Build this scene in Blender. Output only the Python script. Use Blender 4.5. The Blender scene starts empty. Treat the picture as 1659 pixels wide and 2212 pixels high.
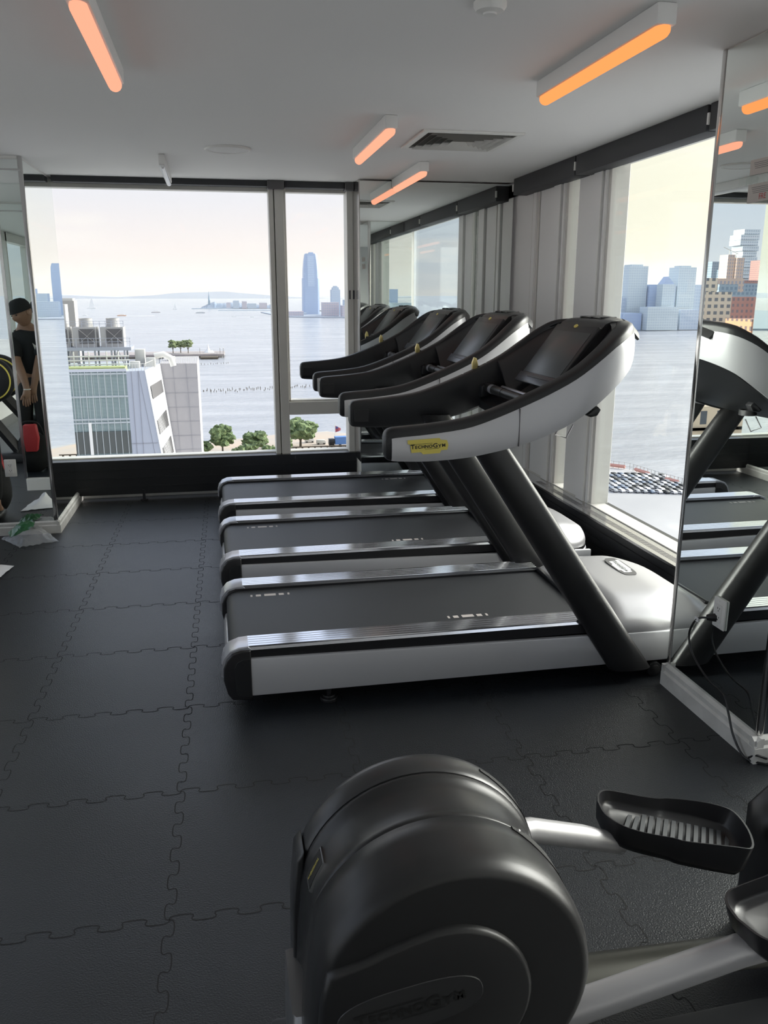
import bpy, bmesh, math, random
from mathutils import Vector, Matrix, Euler, noise
R = math.radians
scene = bpy.context.scene
COL = scene.collection
random.seed(7)

# ------------------------------------------------------------------ materials
def mat(name, base=(.5, .5, .5), rough=.5, metal=0., bump=None, spec=None, coat=0., var=None, alpha=None, emit=None, aniso=None):
    m = bpy.data.materials.new(name); m.use_nodes = True
    nt = m.node_tree; b = nt.nodes['Principled BSDF']
    b.inputs['Base Color'].default_value = (*base, 1)
    b.inputs['Roughness'].default_value = rough
    b.inputs['Metallic'].default_value = metal
    if spec is not None: b.inputs['Specular IOR Level'].default_value = spec
    if coat: b.inputs['Coat Weight'].default_value = coat; b.inputs['Coat Roughness'].default_value = .15
    if emit: b.inputs['Emission Color'].default_value = (*emit[:3], 1); b.inputs['Emission Strength'].default_value = emit[3]
    tc = nt.nodes.new('ShaderNodeTexCoord')
    if bump:
        n = nt.nodes.new('ShaderNodeTexNoise'); n.inputs['Scale'].default_value = bump[0]; n.inputs['Detail'].default_value = 3
        bp = nt.nodes.new('ShaderNodeBump'); bp.inputs['Strength'].default_value = bump[1]; bp.inputs['Distance'].default_value = bump[2]
        nt.links.new(tc.outputs['Object'], n.inputs['Vector']); nt.links.new(n.outputs['Fac'], bp.inputs['Height'])
        nt.links.new(bp.outputs['Normal'], b.inputs['Normal'])
    if var:  # (scale, second colour)
        n = nt.nodes.new('ShaderNodeTexNoise'); n.inputs['Scale'].default_value = var[0]; n.inputs['Detail'].default_value = 4
        r = nt.nodes.new('ShaderNodeValToRGB')
        r.color_ramp.elements[0].position = .35; r.color_ramp.elements[1].position = .65
        r.color_ramp.elements[0].color = (*base, 1); r.color_ramp.elements[1].color = (*var[1], 1)
        nt.links.new(tc.outputs['Object'], n.inputs['Vector']); nt.links.new(n.outputs['Fac'], r.inputs['Fac'])
        nt.links.new(r.outputs['Color'], b.inputs['Base Color'])
    return m

def grid_mat(name, wall, win, sx, sz, gap=.25, gapz=.35, rough=.6, axis='xz', winrough=.2):
    """a facade: rows of windows of size sx by sz (metres), wall between; pattern from object coordinates"""
    m = bpy.data.materials.new(name); m.use_nodes = True
    nt = m.node_tree; b = nt.nodes['Principled BSDF']; N = nt.nodes.new; L = nt.links.new
    tc = N('ShaderNodeTexCoord'); sp = N('ShaderNodeSeparateXYZ'); L(tc.outputs['Object'], sp.inputs[0])
    def math_(op, a, c=None):
        n = N('ShaderNodeMath'); n.operation = op
        for i, v in enumerate((a, c)):
            if v is None: continue
            if isinstance(v, (int, float)): n.inputs[i].default_value = v
            else: L(v, n.inputs[i])
        return n.outputs[0]
    h = math_('ADD', sp.outputs['X'], sp.outputs['Y'])
    fx = math_('FRACT', math_('DIVIDE', math_('ADD', h, 1000.), sx)); fz = math_('FRACT', math_('DIVIDE', math_('ADD', sp.outputs['Z'], 1000.), sz))
    w = math_('MULTIPLY', math_('GREATER_THAN', fx, gap), math_('GREATER_THAN', fz, gapz))
    mx = N('ShaderNodeMix'); mx.data_type = 'RGBA'; L(w, mx.inputs[0])
    mx.inputs[6].default_value = (*wall, 1); mx.inputs[7].default_value = (*win, 1)
    L(mx.outputs[2], b.inputs['Base Color'])
    mr = N('ShaderNodeMapRange'); L(w, mr.inputs[0]); mr.inputs[3].default_value = rough; mr.inputs[4].default_value = winrough
    L(mr.outputs[0], b.inputs['Roughness'])
    return m

def glass_mat(name, tint=(.96, .98, .97), refl=1.):
    m = bpy.data.materials.new(name); m.use_nodes = True
    nt = m.node_tree; nt.nodes.clear(); N = nt.nodes.new; L = nt.links.new
    o = N('ShaderNodeOutputMaterial'); mx = N('ShaderNodeMixShader'); t = N('ShaderNodeBsdfTransparent'); g = N('ShaderNodeBsdfGlossy'); f = N('ShaderNodeLayerWeight'); f.inputs[0].default_value = .5
    t.inputs[0].default_value = (*tint, 1); g.inputs['Roughness'].default_value = 0.0; g.inputs['Color'].default_value = (.9, .95, .93, 1)
    p = N('ShaderNodeMath'); p.operation = 'POWER'; L(f.outputs['Facing'], p.inputs[0]); p.inputs[1].default_value = 5.0
    q = N('ShaderNodeMath'); q.operation = 'MULTIPLY_ADD'; L(p.outputs[0], q.inputs[0]); q.inputs[1].default_value = .5; q.inputs[2].default_value = .012 * refl
    L(q.outputs[0], mx.inputs[0]); L(t.outputs[0], mx.inputs[1]); L(g.outputs[0], mx.inputs[2]); L(mx.outputs[0], o.inputs[0])
    return m

def emis(name, col, s):
    m = bpy.data.materials.new(name); m.use_nodes = True
    nt = m.node_tree; nt.nodes.clear(); o = nt.nodes.new('ShaderNodeOutputMaterial'); e = nt.nodes.new('ShaderNodeEmission')
    e.inputs[0].default_value = (*col, 1); e.inputs[1].default_value = s; nt.links.new(e.outputs[0], o.inputs[0]); return m

M = {}
M['rubber'] = mat('rubber_floor', (.011, .013, .0155), .37, bump=(210, .6, .003), var=(1.3, (.015, .018, .023)), spec=.55)
M['groove'] = mat('rubber_groove', (.004, .004, .005), .8)
M['ceiling'] = mat('ceiling_paint', (.84, .83, .82), .8, bump=(60, .05, .002))
M['wall'] = mat('wall_paint', (.55, .55, .55), .8, bump=(80, .05, .002))
M['white'] = mat('white_paint', (.78, .77, .74), .45)
M['dirty_white'] = mat('scuffed_white_paint', (.74, .73, .70), .5, var=(9, (.60, .59, .56)))
M['frame'] = mat('window_frame_paint', (.68, .66, .62), .38)
M['cover'] = mat('pale_mullion_cover', (.88, .87, .86), .4)
M['gasket'] = mat('dark_gasket', (.10, .095, .10), .6)
M['black_panel'] = mat('black_panel', (.012, .013, .016), .35)
M['blind'] = mat('dark_blind_fabric', (.035, .037, .042), .6, bump=(300, .3, .001))
M['mirror'] = mat('mirror', (.86, .90, .88), 0.0, 1.0)
M['chrome'] = mat('polished_trim', (.62, .61, .60), .16, 1.0)
M['glass'] = glass_mat('window_glass')
M['clear'] = glass_mat('clear_plastic_film', (.93, .95, .94), 1.)
M['silver'] = mat('silver_grey_paint', (.52, .52, .54), .42, .35, bump=(900, .04, .0005))
M['silver_lt'] = mat('light_silver_paint', (.44, .435, .45), .36, .5)
M['rail'] = mat('brushed_rail', (.78, .79, .84), .13, .95)
M['rail_groove'] = mat('rail_groove', (.05, .05, .06), .4, .5)
M['rail_end'] = mat('rail_end_cap', (.55, .56, .61), .28, .6)
M['plastic'] = mat('black_plastic', (.011, .012, .014), .42, bump=(500, .15, .0006))
M['plastic_s'] = mat('satin_black_plastic', (.016, .016, .018), .28)
M['charcoal'] = mat('charcoal_metal', (.027, .027, .028), .34, .4, bump=(700, .1, .0004))
M['charcoal2'] = mat('satin_charcoal', (.050, .050, .052), .32, .5)
M['belt'] = mat('treadmill_belt', (.017, .0185, .022), .5, bump=(600, .3, .001))
M['mark'] = mat('belt_mark', (.36, .33, .32), .5)
M['screen'] = mat('display_glass', (.058, .064, .066), .30, spec=.5)
M['bezel'] = mat('screen_bezel', (.09, .093, .105), .3, .5)
M['yellow'] = mat('yellow_badge', (.72, .60, .12), .35)
M['gold'] = mat('gold_lever', (.75, .62, .26), .28, .6)
M['ink'] = mat('black_ink', (.008, .008, .008), .5)
M['label'] = mat('label_plate', (.10, .098, .10), .4)
M['label_w'] = mat('white_lettering', (.8, .82, .83), .4)
M['red'] = mat('red_plastic', (.35, .045, .03), .4)
M['tube'] = emis('tube_orange', (1.0, .30, .09), 1.2)
M['tube2'] = emis('tube_peach', (1.0, .38, .24), 1.1)
M['tube_off'] = mat('tube_white', (.85, .85, .86), .2)
M['housing'] = mat('lamp_housing', (.80, .79, .77), .45)
M['vent'] = mat('vent_metal', (.55, .54, .51), .5)
M['vent_dark'] = mat('vent_inside', (.12, .118, .11), .7)
M['outlet'] = mat('outlet_plastic', (.78, .77, .74), .35)
M['cable'] = mat('cable_black', (.012, .012, .013), .4)
M['paper'] = mat('paper_white', (.72, .72, .73), .7)
M['green'] = mat('green_print', (.01, .12, .03), .3, coat=.5)
M['notice'] = mat('notice_card', (.50, .48, .45), .6)
M['skin'] = mat('skin', (.30, .17, .11), .5)
M['shirt'] = mat('dark_shirt', (.010, .012, .014), .8)
M['shorts'] = mat('dark_trousers', (.008, .008, .009), .8)
M['red_bag'] = mat('red_patch', (.45, .03, .035), .6)
M['foliage'] = mat('foliage', (.09, .14, .06), .8, var=(.9, (.20, .26, .11)), bump=(2.5, 1., .6))
M['foliage2'] = mat('foliage_pale', (.16, .20, .09), .85, var=(.5, (.24, .28, .14)), bump=(1.5, 1., .5))
M['soft_joint'] = mat('joint_grey', (.30, .30, .34), .7)
M['rib_rubber'] = mat('ribbed_rubber', (.085, .09, .095), .4)
M['bark'] = mat('bark', (.10, .08, .06), .9)

# ------------------------------------------------------------------ mesh helper
class MB:
    def __init__(s): s.v = []; s.f = []; s.m = []
    def add(s, vs, fs, mi=0):
        o = len(s.v); s.v += [tuple(v) for v in vs]
        for f in fs: s.f.append(tuple(i + o for i in f)); s.m.append(mi)
        return s
    def box(s, x0, x1, y0, y1, z0, z1, mi=0, mt=None):
        vs = [Vector(p) for p in ((x0, y0, z0), (x1, y0, z0), (x1, y1, z0), (x0, y1, z0), (x0, y0, z1), (x1, y0, z1), (x1, y1, z1), (x0, y1, z1))]
        if mt: vs = [mt @ v for v in vs]
        return s.add(vs, [(0, 3, 2, 1), (4, 5, 6, 7), (0, 1, 5, 4), (1, 2, 6, 5), (2, 3, 7, 6), (3, 0, 4, 7)], mi)
    def loft(s, rings, closed=True, caps=True, mi=0):
        n = len(rings[0]); vs = [p for r in rings for p in r]; fs = []
        for i in range(len(rings) - 1):
            for j in range(n if closed else n - 1):
                k = (j + 1) % n
                fs.append((i * n + j, i * n + k, (i + 1) * n + k, (i + 1) * n + j))
        if caps:
            fs.append(tuple(range(n - 1, -1, -1))); b = (len(rings) - 1) * n; fs.append(tuple(range(b, b + n)))
        return s.add(vs, fs, mi)
    def prism(s, poly, a0, a1, axis='y', mi=0):
        """poly in the plane across the axis: y -> (x,z); x -> (y,z); z -> (x,y)"""
        def P(p, a): return {'y': (p[0], a, p[1]), 'x': (a, p[0], p[1]), 'z': (p[0], p[1], a)}[axis]
        return s.loft([[P(p, a0) for p in poly], [P(p, a1) for p in poly]], mi=mi)
    def tube(s, pts, r, n=12, mi=0, oval=None):
        pts = [Vector(p) for p in pts]; rings = []
        rs = r if isinstance(r, (list, tuple)) else [r] * len(pts)
        up = None
        for i, p in enumerate(pts):
            d = (pts[min(i + 1, len(pts) - 1)] - pts[max(i - 1, 0)]).normalized()
            if up is None: up = Vector((0, 0, 1)) if abs(d.z) < .9 else Vector((0, 1, 0))
            a = d.cross(up)
            a = a.normalized() if a.length > 1e-5 else Vector((1, 0, 0)); b = a.cross(d).normalized(); up = b
            ka, kb = oval if oval else (1, 1)
            rings.append([p + a * math.cos(t) * rs[i] * ka + b * math.sin(t) * rs[i] * kb for t in [2 * math.pi * k / n for k in range(n)]])
        return s.loft(rings, mi=mi)
    def cyl(s, c, r, h, axis='z', n=24, mi=0, r2=None):
        c = Vector(c); r2 = r if r2 is None else r2; ax = {'x': Vector((1, 0, 0)), 'y': Vector((0, 1, 0)), 'z': Vector((0, 0, 1))}[axis]
        u = {'x': Vector((0, 1, 0)), 'y': Vector((0, 0, 1)), 'z': Vector((1, 0, 0))}[axis]; w = ax.cross(u)
        return s.loft([[c + ax * t * h + (u * math.cos(a) + w * math.sin(a)) * rr for a in [2 * math.pi * k / n for k in range(n)]] for t, rr in ((-.5, r), (.5, r2))], mi=mi)
    def lathe(s, c, prof, axis='z', n=32, mi=0, ring=False):
        if ring: prof = list(prof) + [prof[0]]
        c = Vector(c); ax = {'x': Vector((1, 0, 0)), 'y': Vector((0, 1, 0)), 'z': Vector((0, 0, 1))}[axis]
        u = {'x': Vector((0, 1, 0)), 'y': Vector((0, 0, 1)), 'z': Vector((1, 0, 0))}[axis]; w = ax.cross(u)
        return s.loft([[c + ax * h + (u * math.cos(a) + w * math.sin(a)) * max(r, 1e-4) for a in [2 * math.pi * k / n for k in range(n)]] for r, h in prof], mi=mi, caps=not ring)
    def blob(s, c, r, seed=0, sub=2, amp=.25, fr=1.5, sq=(1, 1, 1), mi=0):
        bm = bmesh.new(); bmesh.ops.create_icosphere(bm, subdivisions=sub, radius=1)
        vs = []
        for v in bm.verts:
            q = v.co.copy(); k = 1 + amp * noise.noise(q * fr + Vector((seed * 7.3, seed * 3.1, seed * 1.7)))
            vs.append((c[0] + q.x * r * k * sq[0], c[1] + q.y * r * k * sq[1], c[2] + q.z * r * k * sq[2]))
        fs = [tuple(v.index for v in f.verts) for f in bm.faces]; bm.free()
        return s.add(vs, fs, mi)
    def build(s, name, ms, parent=None, smooth=35, bevel=0, seg=2, loc=None):
        me = bpy.data.meshes.new(name); me.from_pydata(s.v, [], s.f)
        if not isinstance(ms, (list, tuple)): ms = [ms]
        for m in ms: me.materials.append(m)
        me.polygons.foreach_set('material_index', s.m)
        bm = bmesh.new(); bm.from_mesh(me)
        bmesh.ops.recalc_face_normals(bm, faces=bm.faces)
        if bevel:
            es = [e for e in bm.edges if len(e.link_faces) == 2 and e.calc_face_angle(0) > R(40)]
            bmesh.ops.bevel(bm, geom=es, offset=bevel, segments=seg, profile=.5, affect='EDGES', clamp_overlap=True)
        bm.to_mesh(me); bm.free()
        if smooth:
            me.polygons.foreach_set('use_smooth', [True] * len(me.polygons)); me.set_sharp_from_angle(angle=R(smooth))
        o = bpy.data.objects.new(name, me); COL.objects.link(o)
        if parent: o.parent = parent
        if loc: o.location = loc
        return o

def empty(name, loc=(0, 0, 0), rz=0):
    o = bpy.data.objects.new(name, None); COL.objects.link(o); o.location = loc; o.rotation_euler = (0, 0, rz); o.empty_display_size = .1; return o
def tag(o, label=None, cat=None, group=None, kind=None):
    if label: o['label'] = label
    if cat: o['category'] = cat
    if group: o['group'] = group
    if kind: o['kind'] = kind
    return o
def struct(o): o['kind'] = 'structure'; return o
def copy_tree(o, parent=None):
    c = o.copy(); COL.objects.link(c); c.parent = parent
    for ch in list(o.children): copy_tree(ch, c)
    return c
def smoothstep(a, b, x):
    t = max(0, min(1, (x - a) / (b - a))); return t * t * (3 - 2 * t)
def interp(tab, x):
    if x <= tab[0][0]: return tab[0][1:]
    for p, q in zip(tab, tab[1:]):
        if x <= q[0]:
            t = (x - p[0]) / (q[0] - p[0]); return tuple(a + (b - a) * t for a, b in zip(p[1:], q[1:]))
    return tab[-1][1:]
def catmull(pts, n=8):
    pts = [Vector(p) for p in pts]; out = []
    P = [pts[0] * 2 - pts[1]] + pts + [pts[-1] * 2 - pts[-2]]
    for i in range(1, len(P) - 2):
        for k in range(n):
            t = k / n; a, b, c, d = P[i - 1:i + 3]
            out.append(.5 * ((2 * b) + (c - a) * t + (2 * a - 5 * b + 4 * c - d) * t * t + (3 * b - 3 * c + d - a) * t ** 3))
    out.append(pts[-1]); return out

# lettering: built from the default font, turned into meshes
def text_mesh(txt, size, depth=.0, offset=.0, shear=0.):
    cu = bpy.data.curves.new('t', 'FONT'); cu.body = txt; cu.size = size; cu.extrude = depth; cu.offset = offset; cu.shear = shear; cu.resolution_u = 3
    o = bpy.data.objects.new('t', cu); COL.objects.link(o); bpy.context.view_layer.update()
    me = bpy.data.meshes.new_from_object(o.evaluated_get(bpy.context.evaluated_depsgraph_get()))
    bpy.data.objects.remove(o)
    vs = [v.co.copy() for v in me.vertices]; fs = [tuple(p.vertices) for p in me.polygons]
    bpy.data.meshes.remove(me); return vs, fs
_lt = {}
def letters(mb, mt, W, depth=.0008, mi=0):
    """the maker's word mark, width W, centred at the origin of mt, in its XY plane"""
    if 'a' not in _lt:
        vs, fs = [], []; x = 0
        for ch, sz, dy in (('T', 1.35, -.0), ('E', 1, 0), ('C', 1, 0), ('H', 1, 0), ('N', 1, 0), ('O', 1, 0), ('G', 1.4, -.04), ('Y', 1.05, -.12), ('M', 1, .0)):
            v, f = text_mesh(ch, sz, 0, .035)
            x0 = min(p.x for p in v); x1 = max(p.x for p in v); o = len(vs)
            k = 1.12
            vs += [Vector(((p.x - x0) * k + x, p.y + dy, 0)) for p in v]; fs += [tuple(i + o for i in q) for q in f]
            x += (x1 - x0) * k + .10
        _lt['a'] = (vs, fs, x)
    vs, fs, w = _lt['a']; k = W / w
    def T(p, z): return mt @ Vector(((p[0] - w / 2) * k, (p[1] - .36) * k, z))
    mb.add([T(p, depth) for p in vs], fs, mi)
    for (xa, xb, ya, yb) in ((0, w * .62, .95, 1.04), (w * .40, w * .80, -.30, -.21)):
        mb.add([T(p, depth) for p in ((xa, ya), (xb, ya), (xb, yb), (xa, yb))], [(0, 1, 2, 3)], mi)
def badge_poly(W):
    p = [(-.53, .19), (-.53, .10), (-.47, .07), (-.44, -.14), (-.20, -.14), (-.14, -.20), (.30, -.20), (.34, -.13), (.50, -.13), (.53, .0), (.50, .12), (.34, .14), (.30, .19)]
    return [(a * W, b * W) for a, b in p]

# ------------------------------------------------------------------ camera
H = 1.636
cd = bpy.data.cameras.new('camera'); cam = bpy.data.objects.new('camera', cd); COL.objects.link(cam)
cam.location = (0, 0, H); cam.rotation_euler = (R(90 - 14.58), 0, R(-11.15))
cd.sensor_fit = 'HORIZONTAL'; cd.sensor_width = 36; cd.lens = 36 * 1805 / 1659; cd.clip_end = 90000; cd.clip_start = .05
scene.camera = cam
scene.view_settings.view_transform = 'Standard'; scene.view_settings.look = 'None'; scene.view_settings.gamma = 1
scene.view_settings.exposure = 0.22
scene.view_settings.use_curve_mapping = False
scene.cycles.max_bounces = 12; scene.cycles.glossy_bounces = 8; scene.cycles.transparent_max_bounces = 32; scene.cycles.diffuse_bounces = 4

# ------------------------------------------------------------------ sky
w = bpy.data.worlds.new('sky'); scene.world = w; w.use_nodes = True
nt = w.node_tree; N = nt.nodes.new; L = nt.links.new; bg = nt.nodes['Background']
tc = N('ShaderNodeTexCoord'); sp = N('ShaderNodeSeparateXYZ'); L(tc.outputs['Generated'], sp.inputs[0])
def ramp(src, els):
    r = N('ShaderNodeValToRGB'); cr = r.color_ramp
    while len(cr.elements) < len(els): cr.elements.new(.5)
    for e, (p, c) in zip(cr.elements, els): e.position = p; e.color = (*c, 1)
    L(src, r.inputs[0]); return r.outputs[0]
def wm(op, a, b=None, c=None):
    n = N('ShaderNodeMath'); n.operation = op
    for i, v in enumerate((a, b, c)):
        if v is None: continue
        if isinstance(v, (int, float)): n.inputs[i].default_value = v
        else: L(v, n.inputs[i])
    return n.outputs[0]
el = wm('MULTIPLY', wm('ADD', sp.outputs['Z'], 0.0), 1.0)
# elevation ramps (sin elevation, 0..1) for the cool side and the warm (western) side
cool = ramp(el, [(0, (.72, .70, .74)), (.03, (.66, .68, .76)), (.12, (.60, .66, .78)), (.28, (.95, 1.02, 1.20)), (.6, (.80, .88, 1.10)), (1, (.50, .60, .85))])  # unseen upper sky brightened to fill the room, here and in mid
mid = ramp(el, [(0, (1.06, .87, .76)), (.04, (.94, .81, .77)), (.10, (.82, .78, .83)), (.16, (.76, .78, .90)), (.30, (.95, 1.02, 1.25)), (.6, (.80, .90, 1.15)), (1, (.50, .60, .85))])
warm = ramp(el, [(0, (.86, .80, .62)), (.05, (.92, .86, .68)), (.12, (.93, .88, .72)), (.3, (1.0, .96, .84)), (.6, (.75, .76, .78)), (1, (.42, .52, .72))])
az = wm('ARCTAN2', sp.outputs['X'], sp.outputs['Y'])
def mr(src, a, b):
    n = N('ShaderNodeMapRange'); n.interpolation_type = 'SMOOTHSTEP'; L(src, n.inputs[0]); n.inputs[1].default_value = a; n.inputs[2].default_value = b; return n.outputs[0]
def mixc(f, a, b):
    n = N('ShaderNodeMix'); n.data_type = 'RGBA'; L(f, n.inputs[0]); L(a, n.inputs[6]); L(b, n.inputs[7]); return n.outputs[2]
c1 = mixc(mr(az, R(-34), R(-12)), cool, mid)
c2 = mixc(mr(az, R(7), R(24)), c1, warm)
c3 = mixc(mr(az, R(130), R(170)), c2, cool)
# soft clouds
mp = N('ShaderNodeMapping'); mp.inputs['Scale'].default_value = (1, 1, 7); L(tc.outputs['Generated'], mp.inputs[0])
nz = N('ShaderNodeTexNoise'); nz.inputs['Scale'].default_value = 5.5; nz.inputs['Detail'].default_value = 6; L(mp.outputs[0], nz.inputs['Vector'])
cl = mr(nz.outputs['Fac'], .52, .72)
n = N('ShaderNodeMix'); n.data_type = 'RGBA'; n.inputs[7].default_value = (.96, .88, .84, 1); L(wm('MULTIPLY', cl, .45), n.inputs[0]); L(c3, n.inputs[6]); skyc = n.outputs[2]
# unseen sun glow in the west, added broad and strong to brighten the room, well right of the frame
dn = N('ShaderNodeVectorMath'); dn.operation = 'DOT_PRODUCT'; L(tc.outputs['Generated'], dn.inputs[0]); sd = Vector((math.sin(R(78)) * math.cos(R(26)), math.cos(R(78)) * math.cos(R(26)), math.sin(R(26)))); dn.inputs[1].default_value = sd
glow = wm('MULTIPLY', wm('POWER', wm('MAXIMUM', dn.outputs['Value'], 0.0), 16.0), 24.0)
n2 = N('ShaderNodeMix'); n2.data_type = 'RGBA'; n2.blend_type = 'ADD'; n2.inputs[0].default_value = 1
gl = N('ShaderNodeMix'); gl.data_type = 'RGBA'; gl.blend_type = 'MULTIPLY'; gl.inputs[0].default_value = 1; gl.inputs[6].default_value = (1, .965, .91, 1); L(glow, gl.inputs[7])
L(skyc, n2.inputs[6]); L(gl.outputs[2], n2.inputs[7])
L(n2.outputs[2], bg.inputs[0]); bg.inputs[1].default_value = 1.0

# ------------------------------------------------------------------ room shell
YB, XR, ZC, XL, YN = 7.1, 2.42, 2.49, -2.9, -2.6
fl = MB()
fl.add([(XL, YN, 0), (XR + .1, YN, 0), (XR + .1, YB + .1, 0), (XL, YB + .1, 0)], [(0, 1, 2, 3)])
S = .6125
def tooth_line(p0, axis, ncell, flip=False):
    """jigsaw joint as a thin dark strip; p0 start, axis 0=x 1=y"""
    d = R(.76); ux = Vector((math.cos(d), -math.sin(d))); uy = Vector((math.sin(d), math.cos(d)))
    u, v = (ux, uy) if axis == 0 else (uy, ux)
    pts = []; h = S / 10; a = .0145; dl = .006
    for c in range(ncell):
        for k in range(10):
            s = a if k % 2 == 0 else -a
            if flip: s = -s
            t0 = c * S + k * h; t1 = t0 + h
            pts += [(t0 + (-dl if k % 10 else 0), s), (t1 + (dl if k % 10 != 9 else 0), s)]
    for _ in range(2):
        q = [pts[0]]
        for A, B in zip(pts, pts[1:]):
            q += [(A[0] * .78 + B[0] * .22, A[1] * .78 + B[1] * .22), (A[0] * .22 + B[0] * .78, A[1] * .22 + B[1] * .78)]
        pts = q + [pts[-1]]
    w2 = .0017; vs = []; fs = []
    for i, p in enumerate(pts):
        A = Vector(pts[max(i - 1, 0)]); B = Vector(pts[min(i + 1, len(pts) - 1)]); t = (B - A).normalized(); nn = Vector((-t.y, t.x))
        for sg in (-1, 1):
            q = Vector(p) + nn * w2 * sg; P = Vector(p0) + u * q.x + v * q.y; vs.append((P.x, P.y, .0006))
        if i: fs.append((2 * i - 2, 2 * i - 1, 2 * i + 1, 2 * i))
    fl.add(vs, fs, 1)
x00, y00 = -.2, 1.985     # one crossing of the joints
d = R(.76); ux = Vector((math.cos(d), -math.sin(d))); uy = Vector((math.sin(d), math.cos(d)))
for j in range(-7, 9):
    p = Vector((x00, y00)) + uy * (j * S) - ux * (4 * S)
    if p.y < YB - .05: tooth_line(p, 0, 8)
for i in range(-4, 5):
    p = Vector((x00, y00)) + ux * (i * S) - uy * (7 * S)
    tooth_line(p, 1, 15, flip=True)
struct(fl.build('floor', [M['rubber'], M['groove']], smooth=0))
struct(MB().box(XL, XR + .3, YN, YB + .2, ZC, ZC + .15).build('ceiling', M['ceiling'], smooth=0))
# near wall behind the camera
struct(MB().box(XL - .1, XR + .1, YN - .12, YN, 0, ZC).build('wall_back', M['wall'], smooth=0))
# slab edge under the glass on the far and right sides
struct(MB().box(XL - .1, XR + .12, YB + .02, YB + .14, -.4, .10).build('wall_far', M['white'], smooth=0))
struct(MB().box(XR + .03, XR + .12, YN, YB, -.4, .28).build('wall_right', M['black_panel'], smooth=0))
struct(MB().box(XL - .1, XL, YN, YB, 0, .33).build('wall_left', M['wall'], smooth=0))
struct(MB().box(XL, 1.13, YB - .02, YB + .02, 0, .055).build('baseboard_far', M['white'], smooth=0))

# far window wall: the glass, the frame members and the sash
wf = MB()
ZS = .335; ZT = 2.44
wf.box(-2.9, 1.2, YB - .05, YB + .05, ZS - .05, ZS + .012)
wf.box(-2.9, 1.2, YB - .05, YB + .05, ZT - .02, ZC)
wf.box(.455, .492, YB - .12, YB + .05, ZS, ZC); wf.box(.492, .500, YB - .09, YB + .05, ZS, ZC); wf.box(.500, .572, YB - .13, YB + .05, ZS, ZC)
wf.box(.572, 1.09, YB - .13, YB + .02, .665, .772)
wf.box(1.072, 1.122, YB - .13, YB + .05, ZS, ZC)
wf.box(1.122, 1.15, YB - .10, YB + .05, ZS, ZC)
wf.box(.572, .590, YB - .10, YB, .772, ZC); wf.box(.572, 1.07, YB - .10, YB, .772, .786)
wf.box(-2.02, -1.92, YB - .12, YB + .05, ZS, ZC)
f1 = struct(wf.build('window_1', M['frame'], bevel=.003, seg=1))
MB().box(-1.92, .456, YB - .008, YB + .004, ZS, ZT).build('pane', M['glass'], f1, smooth=0)
MB().box(.572, 1.073, YB - .008, YB + .004, .772, ZT).build('pane', M['glass'], f1, smooth=0)
MB().box(.572, 1.073, YB - .008, YB + .004, ZS, .666).build('pane', M['glass'], f1, smooth=0)
MB().box(1.15, 1.6, YB - .008, YB + .004, ZS, ZT).build('pane', M['glass'], f1, smooth=0)
hd = MB().box(1.078, 1.112, YB - .155, YB - .13, 1.03, 1.12).box(1.083, 1.107, YB - .175, YB - .155, .98, 1.12)
hd.build('window_handle', mat('handle_cream', (.62, .56, .44), .4), f1, bevel=.004)
MB().box(1.085, 1.095, YB - .135, YB - .13, 1.60, 1.67).box(1.115, 1.122, YB - .135, YB - .13, 1.60, 1.67).build('latch', M['rail_groove'], f1, smooth=0)

# right window wall
wr = MB()
wr.box(XR - .03, XR + .08, YN, YB, .27, .285); wr.box(XR - .02, XR + .06, YN, YB, ZC - .1, ZC)
wr.box(XR - .02, XR + .08, .35, .47, .28, ZC)
mats = [M['frame'], M['cover'], M['gasket']]
for y0, y1, dx, mi in ((5.04, 5.075, .00, 0), (5.075, 5.11, -.012, 1), (5.11, 5.13, .03, 2), (5.13, 5.25, -.02, 1), (5.25, 5.262, .01, 2), (5.262, 5.505, .0, 1), (5.505, 5.53, .03, 2),
                       (5.68, 5.715, .0, 0), (5.715, 5.75, -.012, 1), (5.75, 5.775, .03, 2), (5.775, 5.90, -.02, 1), (5.90, 5.925, .02, 2), (5.925, 6.193, .0, 1), (6.193, 6.212, .03, 2),
                       (6.212, 6.25, .0, 0), (6.25, 6.318, -.012, 1), (6.318, 6.352, .03, 2), (6.352, 6.80, .0, 1), (6.80, 7.1, .02, 0)):
    wr.box(XR - .02 + dx, XR + .10, y0, y1, .28, ZC, mi)
f2 = struct(wr.build('window_2', mats, bevel=.002, seg=1))
MB().box(XR + .0, XR + .012, .47, 5.05, .28, ZC - .02).build('pane', M['glass'], f2, smooth=0)
MB().box(XR + .0, XR + .012, 5.52, 5.69, .28, ZC - .02).build('pane', M['glass'], f2, smooth=0)
MB().box(XR + .0, XR + .012, YN, .35, .28, ZC - .02).build('pane', M['glass'], f2, smooth=0)
# perforated sill strip between panel and glass
sl = MB().box(2.268, XR - .02, YN, 6.7, .262, .279, 0)
for i in range(0, 150):
    y = 3.1 + i * .018
    sl.box(2.30, 2.345, y, y + .007, .279, .2797, 1)
struct(sl.build('trim_sill', [M['chrome'], M['gasket']], smooth=0))
# left window wall (out of the frame, seen in the mirrors)
wl = MB()
for y in (-2.6, -1.2, .3, 1.8, 3.3, 4.8, 7.0): wl.box(XL - .06, XL + .06, y, y + .07, .33, ZC)
wl.box(XL - .06, XL + .06, YN, YB, .33, .37); wl.box(XL - .06, XL + .06, YN, YB, ZC - .12, ZC)
f3 = struct(wl.build('window_3', M['frame'], smooth=0))
MB().box(XL - .008, XL, YN, YB, .36, ZC - .1).build('pane', M['glass'], f3, smooth=0)

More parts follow.
